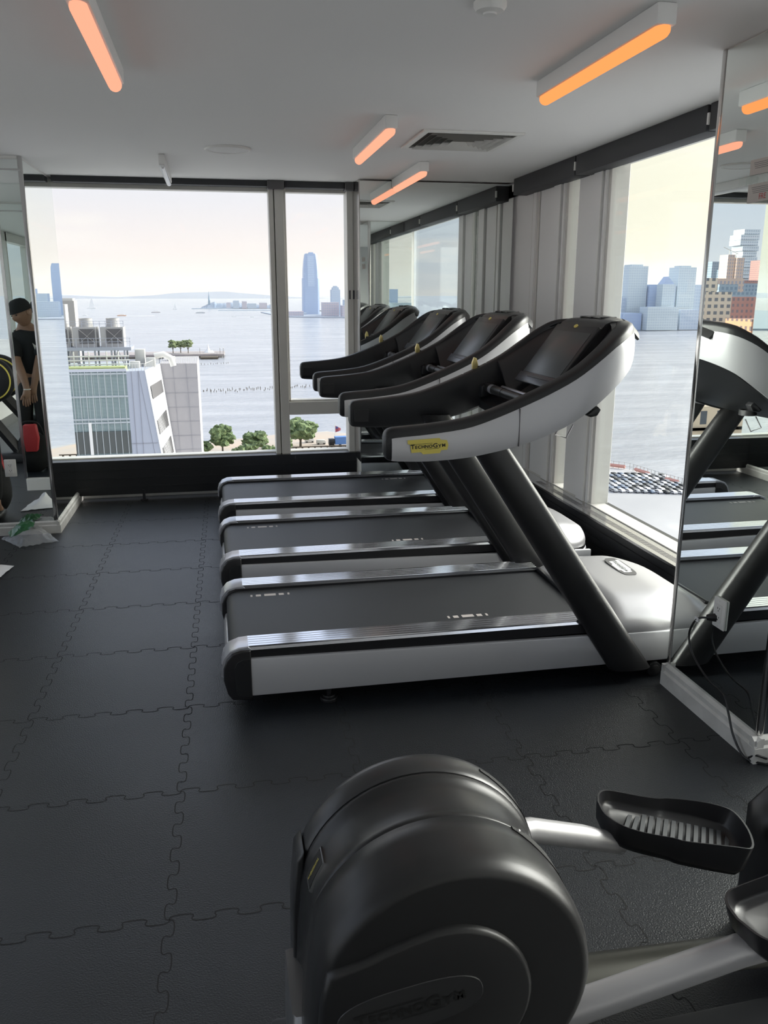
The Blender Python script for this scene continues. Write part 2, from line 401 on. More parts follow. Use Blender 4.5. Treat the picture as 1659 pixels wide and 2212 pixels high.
# black heater covers
pn = MB().box(-1.92, 1.128, 6.93, 7.04, .055, .338)
for z in (.12, .19, .26): pn.box(-1.92, 1.128, 6.926, 6.931, z, z + .004, 1)
o = pn.build('trim_1', [M['black_panel'], M['groove']], bevel=.003, seg=1); struct(o)
MB().box(-.652, -.632, 6.92, 6.945, .0, .09).cyl((-.642, 6.932, .006), .03, .012).build('bracket', M['black_panel'], o, smooth=0)
pn = MB().box(2.268, 2.30, YN, 6.7, .05, .264).box(2.30, 2.40, YN, 6.7, .05, .255)
for z in (.11, .165, .22): pn.box(2.264, 2.2685, YN, 6.7, z, z + .003, 1)
struct(pn.build('trim_2', [M['black_panel'], M['groove']], smooth=0))

# roller blinds: far side and right side
def blind(name, lab, parts):
    r = empty(name, parts[0][1]); tag(r, lab, 'blind', 'rolled up dark window blinds')
    for nm, o_, b, m in parts:
        q = MB().box(*b).build(nm, m, r, bevel=.003, seg=1); q.location = -r.location
    return r
z0 = 2.435
blind('roller_blind', 'dark rolled-up blind above the large far window', [('blind_roll', (-.4, 6.95, z0), (-1.14, .452, 6.93, 7.03, 2.447, ZC), M['blind']), ('bracket', 0, (.445, .575, 6.90, 7.03, 2.43, ZC), M['gasket'])])
blind('roller_blind', 'dark rolled-up blind above the narrow far window sash', [('blind_roll', (.8, 6.95, z0), (.578, 1.05, 6.93, 7.03, 2.442, ZC), M['blind']), ('bracket', 0, (1.052, 1.12, 6.90, 7.03, 2.43, ZC), M['gasket'])])
for i, (ya, yb, lab) in enumerate(((5.352, 6.49, 'black rolled-up blind over the right window, nearest the corner mirror'), (3.852, 5.335, 'black rolled-up blind along the middle of the right window wall'), (3.04, 3.828, 'short black rolled-up blind on the right window beside the mirrored pillar'))):
    b = empty('roller_blind', (2.35, (ya + yb) / 2, 2.37)); tag(b, lab, 'blind', 'rolled up dark window blinds')
    q = MB().box(2.29, 2.40, ya, yb, 2.372, ZC).build('blind_roll', M['blind'], b, bevel=.004); q.location = -b.location
    q = MB().box(2.283, 2.295, yb - .002, yb + .012, 2.40, 2.45).build('end_clip', M['white'], b, smooth=0); q.location = -b.location

# corner mirror
mc = MB().box(1.13, 2.365, 6.71, 7.06, 0, 2.478)
cw = struct(mc.build('wall_corner', M['white'], smooth=0))
MB().box(1.131, 2.364, 6.70, 6.709, .02, 2.478).build('mirror_panel', M['mirror'], cw, smooth=0)
MB().box(1.122, 1.131, 6.695, 7.05, .3, 2.48).build('edge_trim', M['chrome'], cw, smooth=0)

# left mirrored pillar
pl = MB().prism([(-2.0, 6.06), (-1.172, 6.06), (-1.169, 7.08), (-2.0, 7.08)], 0, ZC, 'z')
P1 = struct(pl.build('wall_pillar_left', M['white'], smooth=0))
MB().box(-2.0, -1.172, 6.05, 6.058, .09, 2.47).build('mirror_panel', M['mirror'], P1, smooth=0)
MB().prism([(-1.171, 6.062), (-1.163, 6.062), (-1.160, 7.075), (-1.168, 7.075)], .09, 2.47, 'z').build('mirror_panel', M['mirror'], P1, smooth=0)
MB().box(-1.187, -1.160, 6.046, 6.072, .09, ZC).build('corner_trim', M['chrome'], P1, bevel=.004)
MB().box(-2.0, -1.172, 6.045, 6.06, 2.40, 2.414).build('upper_trim', M['chrome'], P1, smooth=0)
bb = [(0, 0), (.024, 0), (.024, .055), (.018, .062), (.018, .08), (.008, .09), (0, .09)]
b = MB()
b.loft([[(x, 6.058 - a, z) for a, z in bb] for x in (-2.0, -1.148)])
b.loft([[(xx + a, y, z) for a, z in bb] for xx, y in ((-1.168, 6.036), (-1.163, 7.06))])
struct(b.build('baseboard_left', M['dirty_white'], smooth=0))

# right mirrored pillar
pr = MB().box(1.858, XR, 2.41, 3.02, 0, ZC)
P2 = struct(pr.build('wall_pillar_right', M['white'], smooth=0))
MB().box(1.850, 1.857, 2.412, 3.018, .098, 2.485).build('mirror_panel', M['mirror'], P2, smooth=0)
MB().box(1.862, XR, 2.402, 2.41, .098, 2.485).build('mirror_panel', M['mirror'], P2, smooth=0)
MB().box(1.882, XR - .03, 3.021, 3.028, .098, 2.485).build('mirror_panel', M['mirror'], P2, smooth=0)
MB().box(1.846, 1.88, 3.016, 3.04, .075, ZC).build('corner_trim', M['chrome'], P2, bevel=.004)
MB().box(1.844, 1.866, 2.396, 2.414, .098, ZC).build('corner_trim', M['chrome'], P2, bevel=.003)
b = MB()
b.loft([[(1.857 - a * 1.5, y, z * 1.08) for a, z in bb] for y in (2.375, 3.035)])
b.loft([[(x, 2.41 - a * 1.5, z * 1.08) for a, z in bb] for x in (1.822, XR)])
b.box(1.822, 1.9, 3.018, 3.035, 0, .095)
struct(b.build('baseboard_right', M['dirty_white'], smooth=0))

# mirrored column left of the frame (it shows in the left pillar's mirror)
pc = MB().box(-1.66, -1.38, 4.25, 4.59, 0, ZC)
P3 = struct(pc.build('wall_column_left', M['white'], smooth=0))
MB().box(-1.655, -1.385, 4.591, 4.60, .11, ZC).build('mirror_panel', M['mirror'], P3, smooth=0)
MB().box(-1.672, -1.65, 4.585, 4.607, .11, ZC).build('corner_trim', M['chrome'], P3, smooth=0)
struct(MB().box(-1.66, -1.38, 4.59, 4.617, 0, .10).build('baseboard_column', M['white'], smooth=0))

# ------------------------------------------------------------------ ceiling fittings
def lamp(lab, x, y0, y1, tube, w=.052, bw=.066):
    r = empty('tube_lamp', (x, (y0 + y1) / 2, ZC)); h = (y1 - y0) / 2
    tag(r, lab, 'ceiling light', 'tube lamps on the ceiling')
    MB().box(-bw / 2, bw / 2, -h, h, -.062, 0).build('lamp_housing', M['housing'], r, bevel=.006)
    rings = []
    for k in range(-6, 7):
        t = k / 6; yy = t * (h - .006); e = max(0, abs(t * h) - (h - .03)) / .03
        rr = (w / 2) * math.sqrt(max(.02, 1 - e * e))
        rings.append([(rr * math.cos(a), yy, -.068 + rr * math.sin(a)) for a in [2 * math.pi * q / 16 for q in range(16)]])
    # denser ends for a rounded tip
    rings = []
    for yy in [-h + .004, -h + .008, -h + .016, -h + .028, 0, h - .028, h - .016, h - .008, h - .004]:
        e = max(0, abs(yy) - (h - .030)) / .030; rr = (w / 2) * math.sqrt(max(.03, 1 - e * e))
        rings.append([(rr * math.cos(a), yy, -.070 + rr * math.sin(a)) for a in [2 * math.pi * q / 16 for q in range(16)]])
    MB().loft(rings).build('lamp_tube', tube, r)
    return r
lamp('large orange-lit tube lamp at the upper right of the ceiling', 1.385, 2.60, 3.60, M['tube'])
lamp('peach-lit tube lamp beside the square ceiling vent', .897, 4.36, 5.36, M['tube2'])
lamp('peach-lit tube lamp touching the top of the corner mirror', 1.41, 5.77, 6.69, M['tube2'])
lamp('peach-lit tube lamp at the upper left corner of the picture', -.335, 2.72, 3.70, M['tube2'])
lamp('small unlit white tube lamp above the large far window', -.282, 5.80, 6.72, M['tube_off'], .034, .040)
v = empty('ceiling_vent', (1.425, 4.97, ZC)); tag(v, 'square metal ceiling vent with nested louvres', 'vent')
vm = MB()
for k, (s1, s2, z1, z2) in enumerate([(.285, .25, -.006, -.004)] + [(.235 - .042 * i, .21 - .042 * i, -.020 + .0 * i, .0) for i in range(5)]):
    a, b_ = s1, s2
    o4 = [(-a, -a), (a, -a), (a, a), (-a, a)]; i4 = [(-b_, -b_), (b_, -b_), (b_, b_), (-b_, b_)]
    vm.add([(x, y, z1) for x, y in o4] + [(x, y, z2) for x, y in i4], [(j, (j + 1) % 4, 4 + (j + 1) % 4, 4 + j) for j in range(4)])
vm.build('louvre', M['vent'], v, smooth=0)
MB().box(-.26, .26, -.26, .26, -.0015, -.0005).build('backing', M['vent_dark'], v, smooth=0)
s_ = MB()
for a, b_, c_, d_ in ((-.285, .285, -.285, -.25), (-.285, .285, .25, .285), (-.285, -.25, -.25, .25), (.25, .285, -.25, .25)): s_.box(a, b_, c_, d_, -.012, 0)
s_.build('frame', M['white'], v, bevel=.002, seg=1)
sp_ = empty('ceiling_speaker', (.125, 5.52, ZC)); tag(sp_, 'round flush white speaker in the ceiling near the far window', 'speaker')
MB().lathe((0, 0, 0), [(.135, 0), (.135, -.006), (.12, -.010), (.115, -.006), (.001, -.012)], n=40).build('grille', M['ceiling'], sp_)
MB().lathe((0, 0, 0), [(.14, -.0005), (.14, -.006), (.134, -.012), (.126, -.010), (.126, -.0005)], n=40, ring=True).build('rim', M['white'], sp_)
sm = empty('smoke_detector', (.862, 2.715, ZC)); tag(sm, 'small round white smoke detector cut by the top edge of the picture', 'smoke detector')
MB().lathe((0, 0, 0), [(.05, 0), (.05, -.012), (.042, -.024), (.02, -.030), (.001, -.031)], n=32).build('cover', M['white'], sm)
MB().lathe((0, 0, 0), [(.022, -.029), (.02, -.034), (.001, -.035)], n=24).build('sensor', M['housing'], sm)
# ------------------------------------------------------------------ treadmill
# side outline of the handrail shell: x, y(half width), z low, z high
ARM = [(.612, .470, 1.040, 1.118), (.618, .470, 1.026, 1.132), (.635, .470, 1.020, 1.143), (.68, .470, 1.016, 1.148), (.78, .470, 1.013, 1.155), (.92, .470, 1.020, 1.172),
       (1.02, .470, 1.035, 1.200), (1.14, .470, 1.060, 1.245), (1.26, .470, 1.098, 1.296), (1.37, .468, 1.148, 1.352), (1.46, .460, 1.208, 1.413),
       (1.54, .440, 1.268, 1.470), (1.605, .405, 1.318, 1.505), (1.655, .350, 1.350, 1.522), (1.695, .270, 1.372, 1.528), (1.72, .160, 1.385, 1.532), (1.73, 0, 1.39, 1.534)]
def arm_path():
    L_ = [Vector((x, -y, 0)) for x, y, a, b in ARM]; zs = [(a, b) for x, y, a, b in ARM]
    P = L_ + [Vector((p.x, -p.y, 0)) for p in reversed(L_[:-1])]; Z = zs + list(reversed(zs[:-1]))
    dense = []; 
    X3 = catmull([(p.x, p.y, z[0]) for p, z in zip(P, Z)], 3); X4 = catmull([(p.x, p.y, z[1]) for p, z in zip(P, Z)], 3)
    for i, (a, b) in enumerate(zip(X3, X4)):
        p0 = X3[max(i - 1, 0)]; p1 = X3[min(i + 1, len(X3) - 1)]; t = Vector((p1.x - p0.x, p1.y - p0.y, 0)).normalized()
        nrm = Vector((t.y, -t.x, 0))   # outward
        dense.append((Vector((a.x, a.y, 0)), nrm, a.z, b.z))
    return dense
AP = arm_path()
def side_z(x, top=True):
    t = [(a, c, d_) for a, b, c, d_ in ARM]; r = interp(t, x); return r[1] if top else r[0]

def make_treadmill():
    root = empty('treadmill', (0, 0, 0))
    # --- base
    for s in (-1, 1):
        sp = MB()
        prof = [(.07, .072), (1.98, .072), (2.05, .085), (2.08, .12), (2.08, .205), (1.6, .215), (.07, .236)]
        yy = (s * .43, s * .405)
        sp.prism(prof, *yy); sp.build('side_panel', M['silver'], root, bevel=.008, seg=2)
        # dark channel under the rail
        sp = MB().prism([(.03, .225), (1.56, .225), (1.56, .272), (.03, .272)], s * .418, s * .30)
        sp.build('side_channel', M['plastic_s'], root, smooth=0)
        # rear cap: thick rounded black end
        cap = [(.075, .058), (-.004, .062), (-.022, .09), (-.036, .15), (-.034, .20), (-.022, .235), (.002, .262), (.035, .272), (.075, .272)]
        cb = MB().prism(cap, s * .433, s * .30).build('rear_cap', M['plastic_s'], root, bevel=.007, seg=3)
        inner = [(.071, .075), (.02, .08), (.010, .11), (.008, .20), (.02, .225), (.045, .236), (.071, .236)]
        MB().prism(inner, s * .4325, s * .436).build('cap_panel', M['plastic'], cb, bevel=.001, seg=1)
        # rail: plain curved end piece and the grooved tread
        path = [(-.040, .17), (-.038, .205), (-.028, .242), (-.005, .270), (.03, .283), (.066, .286)]
        e = MB(); e.loft([[(x - (.004 if i < 4 else 0), s * .424, z - .004), (x, s * .42, z), (x, s * .312, z), (x - (.004 if i < 4 else 0), s * .306, z - .004), (x + .012, s * .306, z - .014), (x + .012, s * .424, z - .014)] for i, (x, z) in enumerate(path)])
        e.build('rail_end', M['rail_end'], root)
        rr = MB(); n = 5; wv = (.42 - .312) / n
        sec = [(s * .312, .270)]
        for k in range(n):
            a = .312 + k * wv
            sec += [(s * (a + .000), .283), (s * (a + .001), .286), (s * (a + wv - .004), .286), (s * (a + wv - .003), .281), (s * (a + wv - .0005), .281)]
        sec += [(s * .424, .270)]
        rr.loft([[(x, y, z) for y, z in sec] for x in (.066, 1.555)])
        rl = rr.build('side_rail', M['rail'], root, smooth=0)
        gr = MB()
        for k in range(n):
            a = .312 + k * wv + wv - .0035; gr.box(.067, 1.554, s * a - .0012, s * a + .0012, .2812, .2825)
        gr.build('groove', M['rail_groove'], rl, smooth=0)
        # upright
        up = MB(); pts = [(1.708, s * .430, .055), (1.60, s * .430, .215), (1.45, s * .430, .44), (1.25, s * .430, .74), (1.10, s * .430, .965), (1.03, s * .430, 1.07)]
        rings = []
        for i, p in enumerate(pts):
            rings.append([(p[0] + (.096 - .004 * i) * math.copysign(abs(math.cos(a)) ** .8, math.cos(a)), p[1] - s * .004 * i + (.047 - .0012 * i) * math.copysign(abs(math.sin(a)) ** .8, math.sin(a)), p[2]) for a in [2 * math.pi * k / 28 for k in range(28)]])
        up.loft(rings); up.build('upright', M['charcoal'], root, smooth=50)
        wl_ = MB().cyl((1.83, s * .425, .034), .034, .03, 'y', 28)
        wh = wl_.build('wheel', M['plastic'], root, bevel=.004)
        MB().cyl((1.83, s * .4405, .034), .022, .004, 'y', 24).build('hub', M['charcoal2'], wh, bevel=.001)
        ft = MB().cyl((.39, s * .375, .008), .036, .016).cyl((.39, s * .375, .02), .026, .012).cyl((.39, s * .375, .05), .011, .06)
        ft.build('levelling_foot', M['plastic_s'], root, bevel=.003)
    MB().box(.08, 1.95, -.40, .40, .075, .20).build('underframe', M['plastic'], root, smooth=0)
    # belt rolled over the rear roller
    b = MB(); path = [(1.575, .262), (.04, .262), (.015, .256), (-.004, .240), (-.012, .215), (-.012, .17), (-.006, .145), (.015, .135)]
    b.loft([[(x, -.308, z), (x, .308, z)] for x, z in path], closed=False, caps=False)
    bt = b.build('running_belt', M['belt'], root)
    rc = MB().prism([(.0, .075), (-.018, .085), (-.028, .12), (-.02, .155), (.02, .16), (.02, .075)], -.30, .30)
    rc.build('rear_cover', M['silver_lt'], root, bevel=.006)
    MB().add([(-.0285, -.29, .115), (-.0285, -.235, .115), (-.0235, -.235, .142), (-.0235, -.29, .142)], [(0, 1, 2, 3)]).build('warning_label', M['yellow'], root, smooth=0)
    # motor hood
    hd = MB(); nu, nv = 26, 28; rows = []
    for i in range(nu + 1):
        t = i / nu; x = 1.56 + .60 * (1 - (1 - t) ** 1.4) if i < nu else 2.16
        x = 1.56 + .60 * t
        wd = .425 * (max(0.0, 1 - t ** 5)) ** .42 if t < 1 else .10
        wd = max(wd, .10)
        top = .278 + .062 * smoothstep(0, .22, t) - .055 * smoothstep(.55, 1, t)
        row = []
        for j in range(nv + 1):
            q = -1 + 2 * j / nv; q = math.sin(q * math.pi / 2); aq = abs(q)
            ins = 1 - smoothstep(.62, .93, aq)       # raised centre plateau
            zz = .215 + (top - .02 - .215) * (max(0, 1 - aq ** 6)) ** .5 + .02 * ins
            if t > .8: zz = .215 + (zz - .215) * math.sqrt(max(.0, 1 - ((t - .8) / .2) ** 2.6))
            row.append((x, q * wd, zz))
        rows.append([(x, -wd, .205)] + row + [(x, wd, .205)])
    hd.loft(rows, closed=True)
    h = hd.build('motor_hood', M['silver_lt'], root, smooth=60)
    # lower nose following the hood outline
    ns = MB(); out = []
    for k in range(0, 33):
        a = -math.pi / 2 + math.pi * k / 32; out.append((1.80 + .335 * math.copysign(abs(math.cos(a)) ** .55, math.cos(a)), .425 * math.copysign(abs(math.sin(a)) ** .55, math.sin(a))))
    ns.prism(out, .07, .190, 'z'); ns.build('nose_panel', M['silver'], root, bevel=.01, smooth=50)
    out2 = [(1.80 + (x - 1.80) * .985, y * .985) for x, y in out]
    MB().prism(out2, .185, .208, 'z').build('gap_strip', M['plastic_s'], root, smooth=50)
    MB().box(1.553, 1.575, -.31, .31, .262, .284).build('belt_guard', M['plastic_s'], root, bevel=.004)
    # label plate on the hood
    mt = Matrix.Translation((1.895, .07, .3415)) @ Euler((0, R(1.2), R(-90 + 0))).to_matrix().to_4x4()
    pp = MB(); c = []
    for k in range(32):
        a = 2 * math.pi * k / 32; c.append((.125 * math.copysign(abs(math.cos(a)) ** .5, math.cos(a)), .040 * math.copysign(abs(math.sin(a)) ** .6, math.sin(a))))
    pp.add([mt @ Vector((x, y, 0.0)) for x, y in c] + [mt @ Vector((x, y, .003)) for x, y in c], [tuple(range(32, 64))] + [(k, (k + 1) % 32, 32 + (k + 1) % 32, 32 + k) for k in range(32)])
    lp = pp.build('label_plate', M['label'], root, smooth=0)
    bb_ = MB(); bp = badge_poly(.17); bb_.add([mt @ Vector((x, y, .0035)) for x, y in bp], [tuple(range(len(bp)))]); bb_.build('badge', M['label_w'], lp, smooth=0)
    lt = MB(); letters(lt, mt @ Matrix.Translation((0, 0, .0038)), .155); lt.build('lettering', M['label'], lp, smooth=0)
    # --- handrail shell
    sh = MB(); rings = []
    th = .072
    for p, nv_, zb, zt in AP:
        q = [(0, zb + .014), (-.004, zb + .004), (-.018, zb), (-th + .016, zb), (-th, zb + .014), (-th, zt - .016), (-th + .006, zt - .004), (-th + .022, zt), (-.022, zt), (-.008, zt - .005), (0, zt - .018)]
        rings.append([p + nv_ * o_ + Vector((0, 0, z)) for o_, z in q])
    sh.loft(rings); sh.build('handrail_shell', M['plastic'], root, smooth=50)
    # silver outer trim in three lengths with fine seams
    def trim(i0, i1, nm='outer_trim'):
        t = MB(); rg = []
        for k in range(i0, i1 + 1):
            p, nv_, zb, zt = AP[k]; rr_ = []
            e = min(k - 4, len(AP) - 5 - k); drop = .036 + (.012 if e <= 0 else 0)
            for f_ in range(9):
                g_ = f_ / 8; z = zb + .002 + (zt - drop - zb - .002) * g_
                bul = .007 * math.sin(math.pi * min(1, g_ * 1.0)) ** .6 + .0015
                rr_.append(p + nv_ * bul + Vector((0, 0, z)))
            rr_ = rr_ + [p - nv_ * .004 + Vector((0, 0, zt - drop)), p - nv_ * .01 + Vector((0, 0, zb + .001))]
            rg.append(rr_)
        t.loft(rg); return t.build(nm, M['silver'], root, smooth=50)
    NA = len(AP); cut = 21
    tr = trim(6, cut); trim(cut, NA - 1 - cut); trim(NA - 1 - cut, NA - 7)
    for s in (-1, 1):
        k = cut if s < 0 else NA - 1 - cut; p, nv_, zb, zt = AP[k]
        MB().box(p.x - .0012, p.x + .0012, p.y - .010, p.y + .010, zb + .002, zt - .036).build('seam', M['gasket'], root, smooth=0)
        # badge on the arm
        mt = Matrix.Translation((.775, s * .4805, 1.076)) @ Euler((R(90), R(-2.5 if s < 0 else 2.5), 0 if s < 0 else R(180))).to_matrix().to_4x4()
        g_ = MB(); bp = badge_poly(.150); g_.add([mt @ Vector((x, y, 0)) for x, y in bp] + [mt @ Vector((x, y, .0015)) for x, y in bp], [tuple(range(len(bp), 2 * len(bp)))] + [(k_, (k_ + 1) % len(bp), len(bp) + (k_ + 1) % len(bp), len(bp) + k_) for k_ in range(len(bp))])
        bd = g_.build('badge', M['yellow'], root, smooth=0); bd['label'] = 'yellow maker\'s badge with black lettering'
        lt = MB(); letters(lt, mt @ Matrix.Translation((0, 0, .0018)), .138); lt.build('lettering', M['ink'], bd, smooth=0)
        # inner speed lever window at the rear end of each rail
        MB().box(.632, .70, s * (.470 - .0725), s * (.470 - .0755), 1.045, 1.105).build('end_pad', M['plastic_s'], root, bevel=.001, seg=1)
        # finger lever
        lx = 1.235 if s > 0 else 1.355
        lz = side_z(lx) - .002; ly = s * .435
        if s < 0: ly, lz = -.335, 1.212; lx = 1.262
        lv = MB().prism([(-.012, 0), (.012, 0), (.016, .022), (.008, .052), (-.004, .058), (-.014, .030)], -.010, .010)
        o = lv.build('speed_lever', M['gold'], root, bevel=.003); o.location = (lx, ly, lz)
        o = MB().box(-.016, .02, -.013, .013, -.01, .016).build('lever_base', M['plastic_s'], root, bevel=.004); o.location = (lx + .006, ly + .004 * s, lz)
    mk = MB(); zt_ = side_z(1.29) + .0015
    MB().box(1.175, 1.178, .43, .445, side_z(1.176) + .0005, side_z(1.176) + .002).build('rail_mark', M['label_w'], root, smooth=0)
    mk.box(1.288, 1.291, .425, .445, zt_, zt_ + .001).box(1.280, 1.299, .434, .437, zt_, zt_ + .001)
    mk.build('rail_mark', M['label_w'], root, smooth=0)
    # --- tray between the arms
    ty = MB(); rows = []
    for i in range(17):
        x = 1.255 + (1.70 - 1.255) * i / 16; hw = interp([(a, b_) for a, b_, c_, d_ in ARM], x)[0] - .03
        zz = side_z(x, False) + .012
        top_, bot_ = [], []
        for j in range(13):
            q = -1 + 2 * j / 12; c_ = (1 - q * q) * .012
            top_.append((x, q * hw, zz + .018 + .03 * abs(q) ** 6)); bot_.append((x, q * hw, zz - .006 - c_))
        rows.append(top_ + bot_[::-1])
    ty.loft(rows); ty.build('console_tray', M['plastic'], root, smooth=50)
    # cross handle
    ch = MB().tube([(1.285, -.43, 1.198), (1.285, .43, 1.198)], .021, 20); chb = ch.build('cross_handle', M['charcoal'], root)
    for s in (-1, 1):
        MB().tube([(1.285, s * .13, 1.198), (1.285, s * .27, 1.198)], .0225, 20).build('pulse_grip', M['silver_lt' if 0 else 'charcoal2'], chb)
        MB().tube([(1.285, s * .27, 1.198), (1.285, s * .31, 1.198)], .0228, 20).build('grip_ring', M['rail_end'], chb)
        q = MB(); q.loft([[(x, s * yy_, z) for x, z in ((1.25, 1.150), (1.33, 1.165), (1.33, 1.225), (1.25, 1.21))] for yy_ in (.36, .43)]); q.build('handle_socket', M['plastic'], root, bevel=.01)
    MB().tube([(1.335, -.30, 1.205), (1.335, .30, 1.205)], .010, 12).build('rear_bar', M['rail_end'], root)
    MB().box(1.385, 1.425, -.20, -.115, 1.215, 1.245).build('stop_button', M['red'], root, bevel=.006)
    # display: tilted screen in a dark housing
    A = Vector((1.395, 0, 1.262)); B = Vector((1.585, 0, 1.515)); tdir = (B - A).normalized(); nd = Vector((-tdir.z, 0, tdir.x))
    def P3_(u, y, d_): return A + tdir * u + Vector((0, y, 0)) + nd * d_
    Ls = (B - A).length
    hs = MB()
    prof = [(1.395, 1.258), (1.572, 1.498), (1.592, 1.522), (1.62, 1.534), (1.66, 1.536), (1.715, 1.522), (1.745, 1.495), (1.735, 1.46), (1.68, 1.42), (1.52, 1.29)]
    rings = []
    for k in range(-8, 9):
        y = k / 8; ay = abs(y); yy = .225 * y + (.0 if ay < .9 else 0)
        sc = 1 - .06 * ay ** 6
        cx, cz = 1.60, 1.42
        rings.append([(cx + (x - cx) * sc, yy, cz + (z - cz) * sc) for x, z in prof])
    hs.loft(rings); hs.build('console_housing', M['charcoal2'], root, smooth=40, bevel=0)
    # scooped panels between the screen and the rails
    for s in (-1, 1):
        rows = []
        for i in range(15):
            x = 1.34 + (1.712 - 1.34) * i / 14; hw = interp([(a, b_) for a, b_, c_, d_ in ARM], x)[0] - .045
            y0_ = min(.215, hw - .02); zr_ = side_z(x) - .006; dep = .17 * (1 - smoothstep(1.44, 1.64, x)); lo = side_z(x, False) + .02
            top_ = []; bot_ = []
            for j in range(9):
                u = j / 8; y = y0_ + (hw - y0_) * u; z = max(lo, zr_ - dep * (1 - u) ** 1.3 * (1 - .35 * u))
                z += .012 * smoothstep(1.58, 1.66, x) * (1 - u)
                top_.append((x, s * y, z)); bot_.append((x, s * y, max(lo - .012, z - .014)))
            rows.append(top_ + bot_[::-1])
        wg = MB(); wg.loft(rows); wg.build('console_wing', M['plastic'], root, smooth=60)
    # housing top cap (the thin rear lip)
    lip = MB(); rows = []
    for k in range(-10, 11):
        y = k / 10 * .33; a = abs(k / 10); x = 1.72 - .06 * a ** 3; z = 1.545 - .05 * a ** 2.5
        rows.append([(x - .09, y, z - .006), (x - .04, y, z + .002), (x + .01, y, z - .008), (x + .035, y, z - .035), (x + .026, y, z - .04), (x, y, z - .02), (x - .05, y, z - .012)])
    lip.loft(rows); lip.build('rear_lip', M['charcoal2'], root, smooth=50)
    for y in (-.10, 0, .10):
        MB().box(1.625, 1.70, y - .008, y + .008, 1.536, 1.543).build('rib', M['plastic_s'], root, bevel=.002, seg=1)
    def slab(y0_, y1_, u0, u1, d0, d1, nm, m, par, bev=.004):
        q = MB(); q.add([P3_(u, y, d_) for d_ in (d0, d1) for u, y in ((u0, y0_), (u1, y0_), (u1, y1_), (u0, y1_))], [(0, 1, 2, 3), (7, 6, 5, 4), (0, 4, 5, 1), (1, 5, 6, 2), (2, 6, 7, 3), (3, 7, 4, 0)])
        return q.build(nm, m, par, bevel=bev)
    fr = slab(-.222, .222, -.02, .30, -.012, .010, 'screen_frame', M['charcoal2'], root, .006)
    slab(-.200, .200, .030, .262, .009, .0125, 'screen', M['screen'], fr, .002)
    slab(-.222, .222, -.026, .026, .004, .019, 'lower_bezel', M['bezel'], fr, .005)
    slab(-.18, .10, .004, .007, .0185, .0205, 'slot', M['ink'], fr, 0)
    bd = MB(); cc = [(P3_(.292, .018 * math.cos(a) + 0, .0105) + tdir * (.009 * math.sin(a))) for a in [2 * math.pi * k / 20 for k in range(20)]]; c2 = [c_ + nd * .002 for c_ in cc]
    bd.loft([cc, c2]); bd.build('badge', M['yellow'], fr, smooth=0)
    # underside fittings: cup ring, clip
    q = MB().lathe((1.42, -.25, 1.135), [(.038, -.012), (.038, .012), (.034, .012), (.034, -.012)], n=28, ring=True); q.build('bottle_ring', M['charcoal2'], root)
    MB().tube([(1.40, -.28, 1.12), (1.37, -.285, 1.07), (1.42, -.285, 1.055), (1.45, -.28, 1.11)], .003, 8).build('wire_hook', M['silver_lt'], root)
    MB().prism([(1.455, 1.165), (1.50, 1.20), (1.515, 1.185), (1.50, 1.160), (1.47, 1.155)], -.40, -.36).build('stop_clip', M['plastic_s'], root, bevel=.005)
    return root
TR = make_treadmill()
def marks(root, spots):
    for (x0_, side) in spots:
        q = MB(); y0_ = .207 if side > 0 else -.232
        for a, b_, h_ in ((0, .012, .026), (.032, .062, .026), (.082, .150, .028), (.168, .198, .026), (.220, .232, .026)):
            k = .79; q.box(x0_ + a * k, x0_ + b_ * k, y0_, y0_ + h_, .2622, .2628)
        q.build('belt_mark', M['mark'], root, smooth=0)
labs = ['nearest of the three grey and black treadmills, yellow maker badge in full view', 'middle treadmill of the three, between the nearest and the farthest', 'farthest treadmill, next to the corner mirror and far window']
sp_m = [[(.10, 1), (.94, -1)], [(.13, 1), (.94, -1)], [(1.2, 1)]]
YC = (3.54, 4.75, 5.95)
# copies first, marks belong to each one
trs = [TR] + [copy_tree(TR) for _ in range(2)]
for r, lab, mk_, y in zip(trs, labs, sp_m, YC):
    r.location = (0, y, 0); tag(r, lab, 'treadmill', 'row of treadmills facing the right window'); marks(r, mk_)
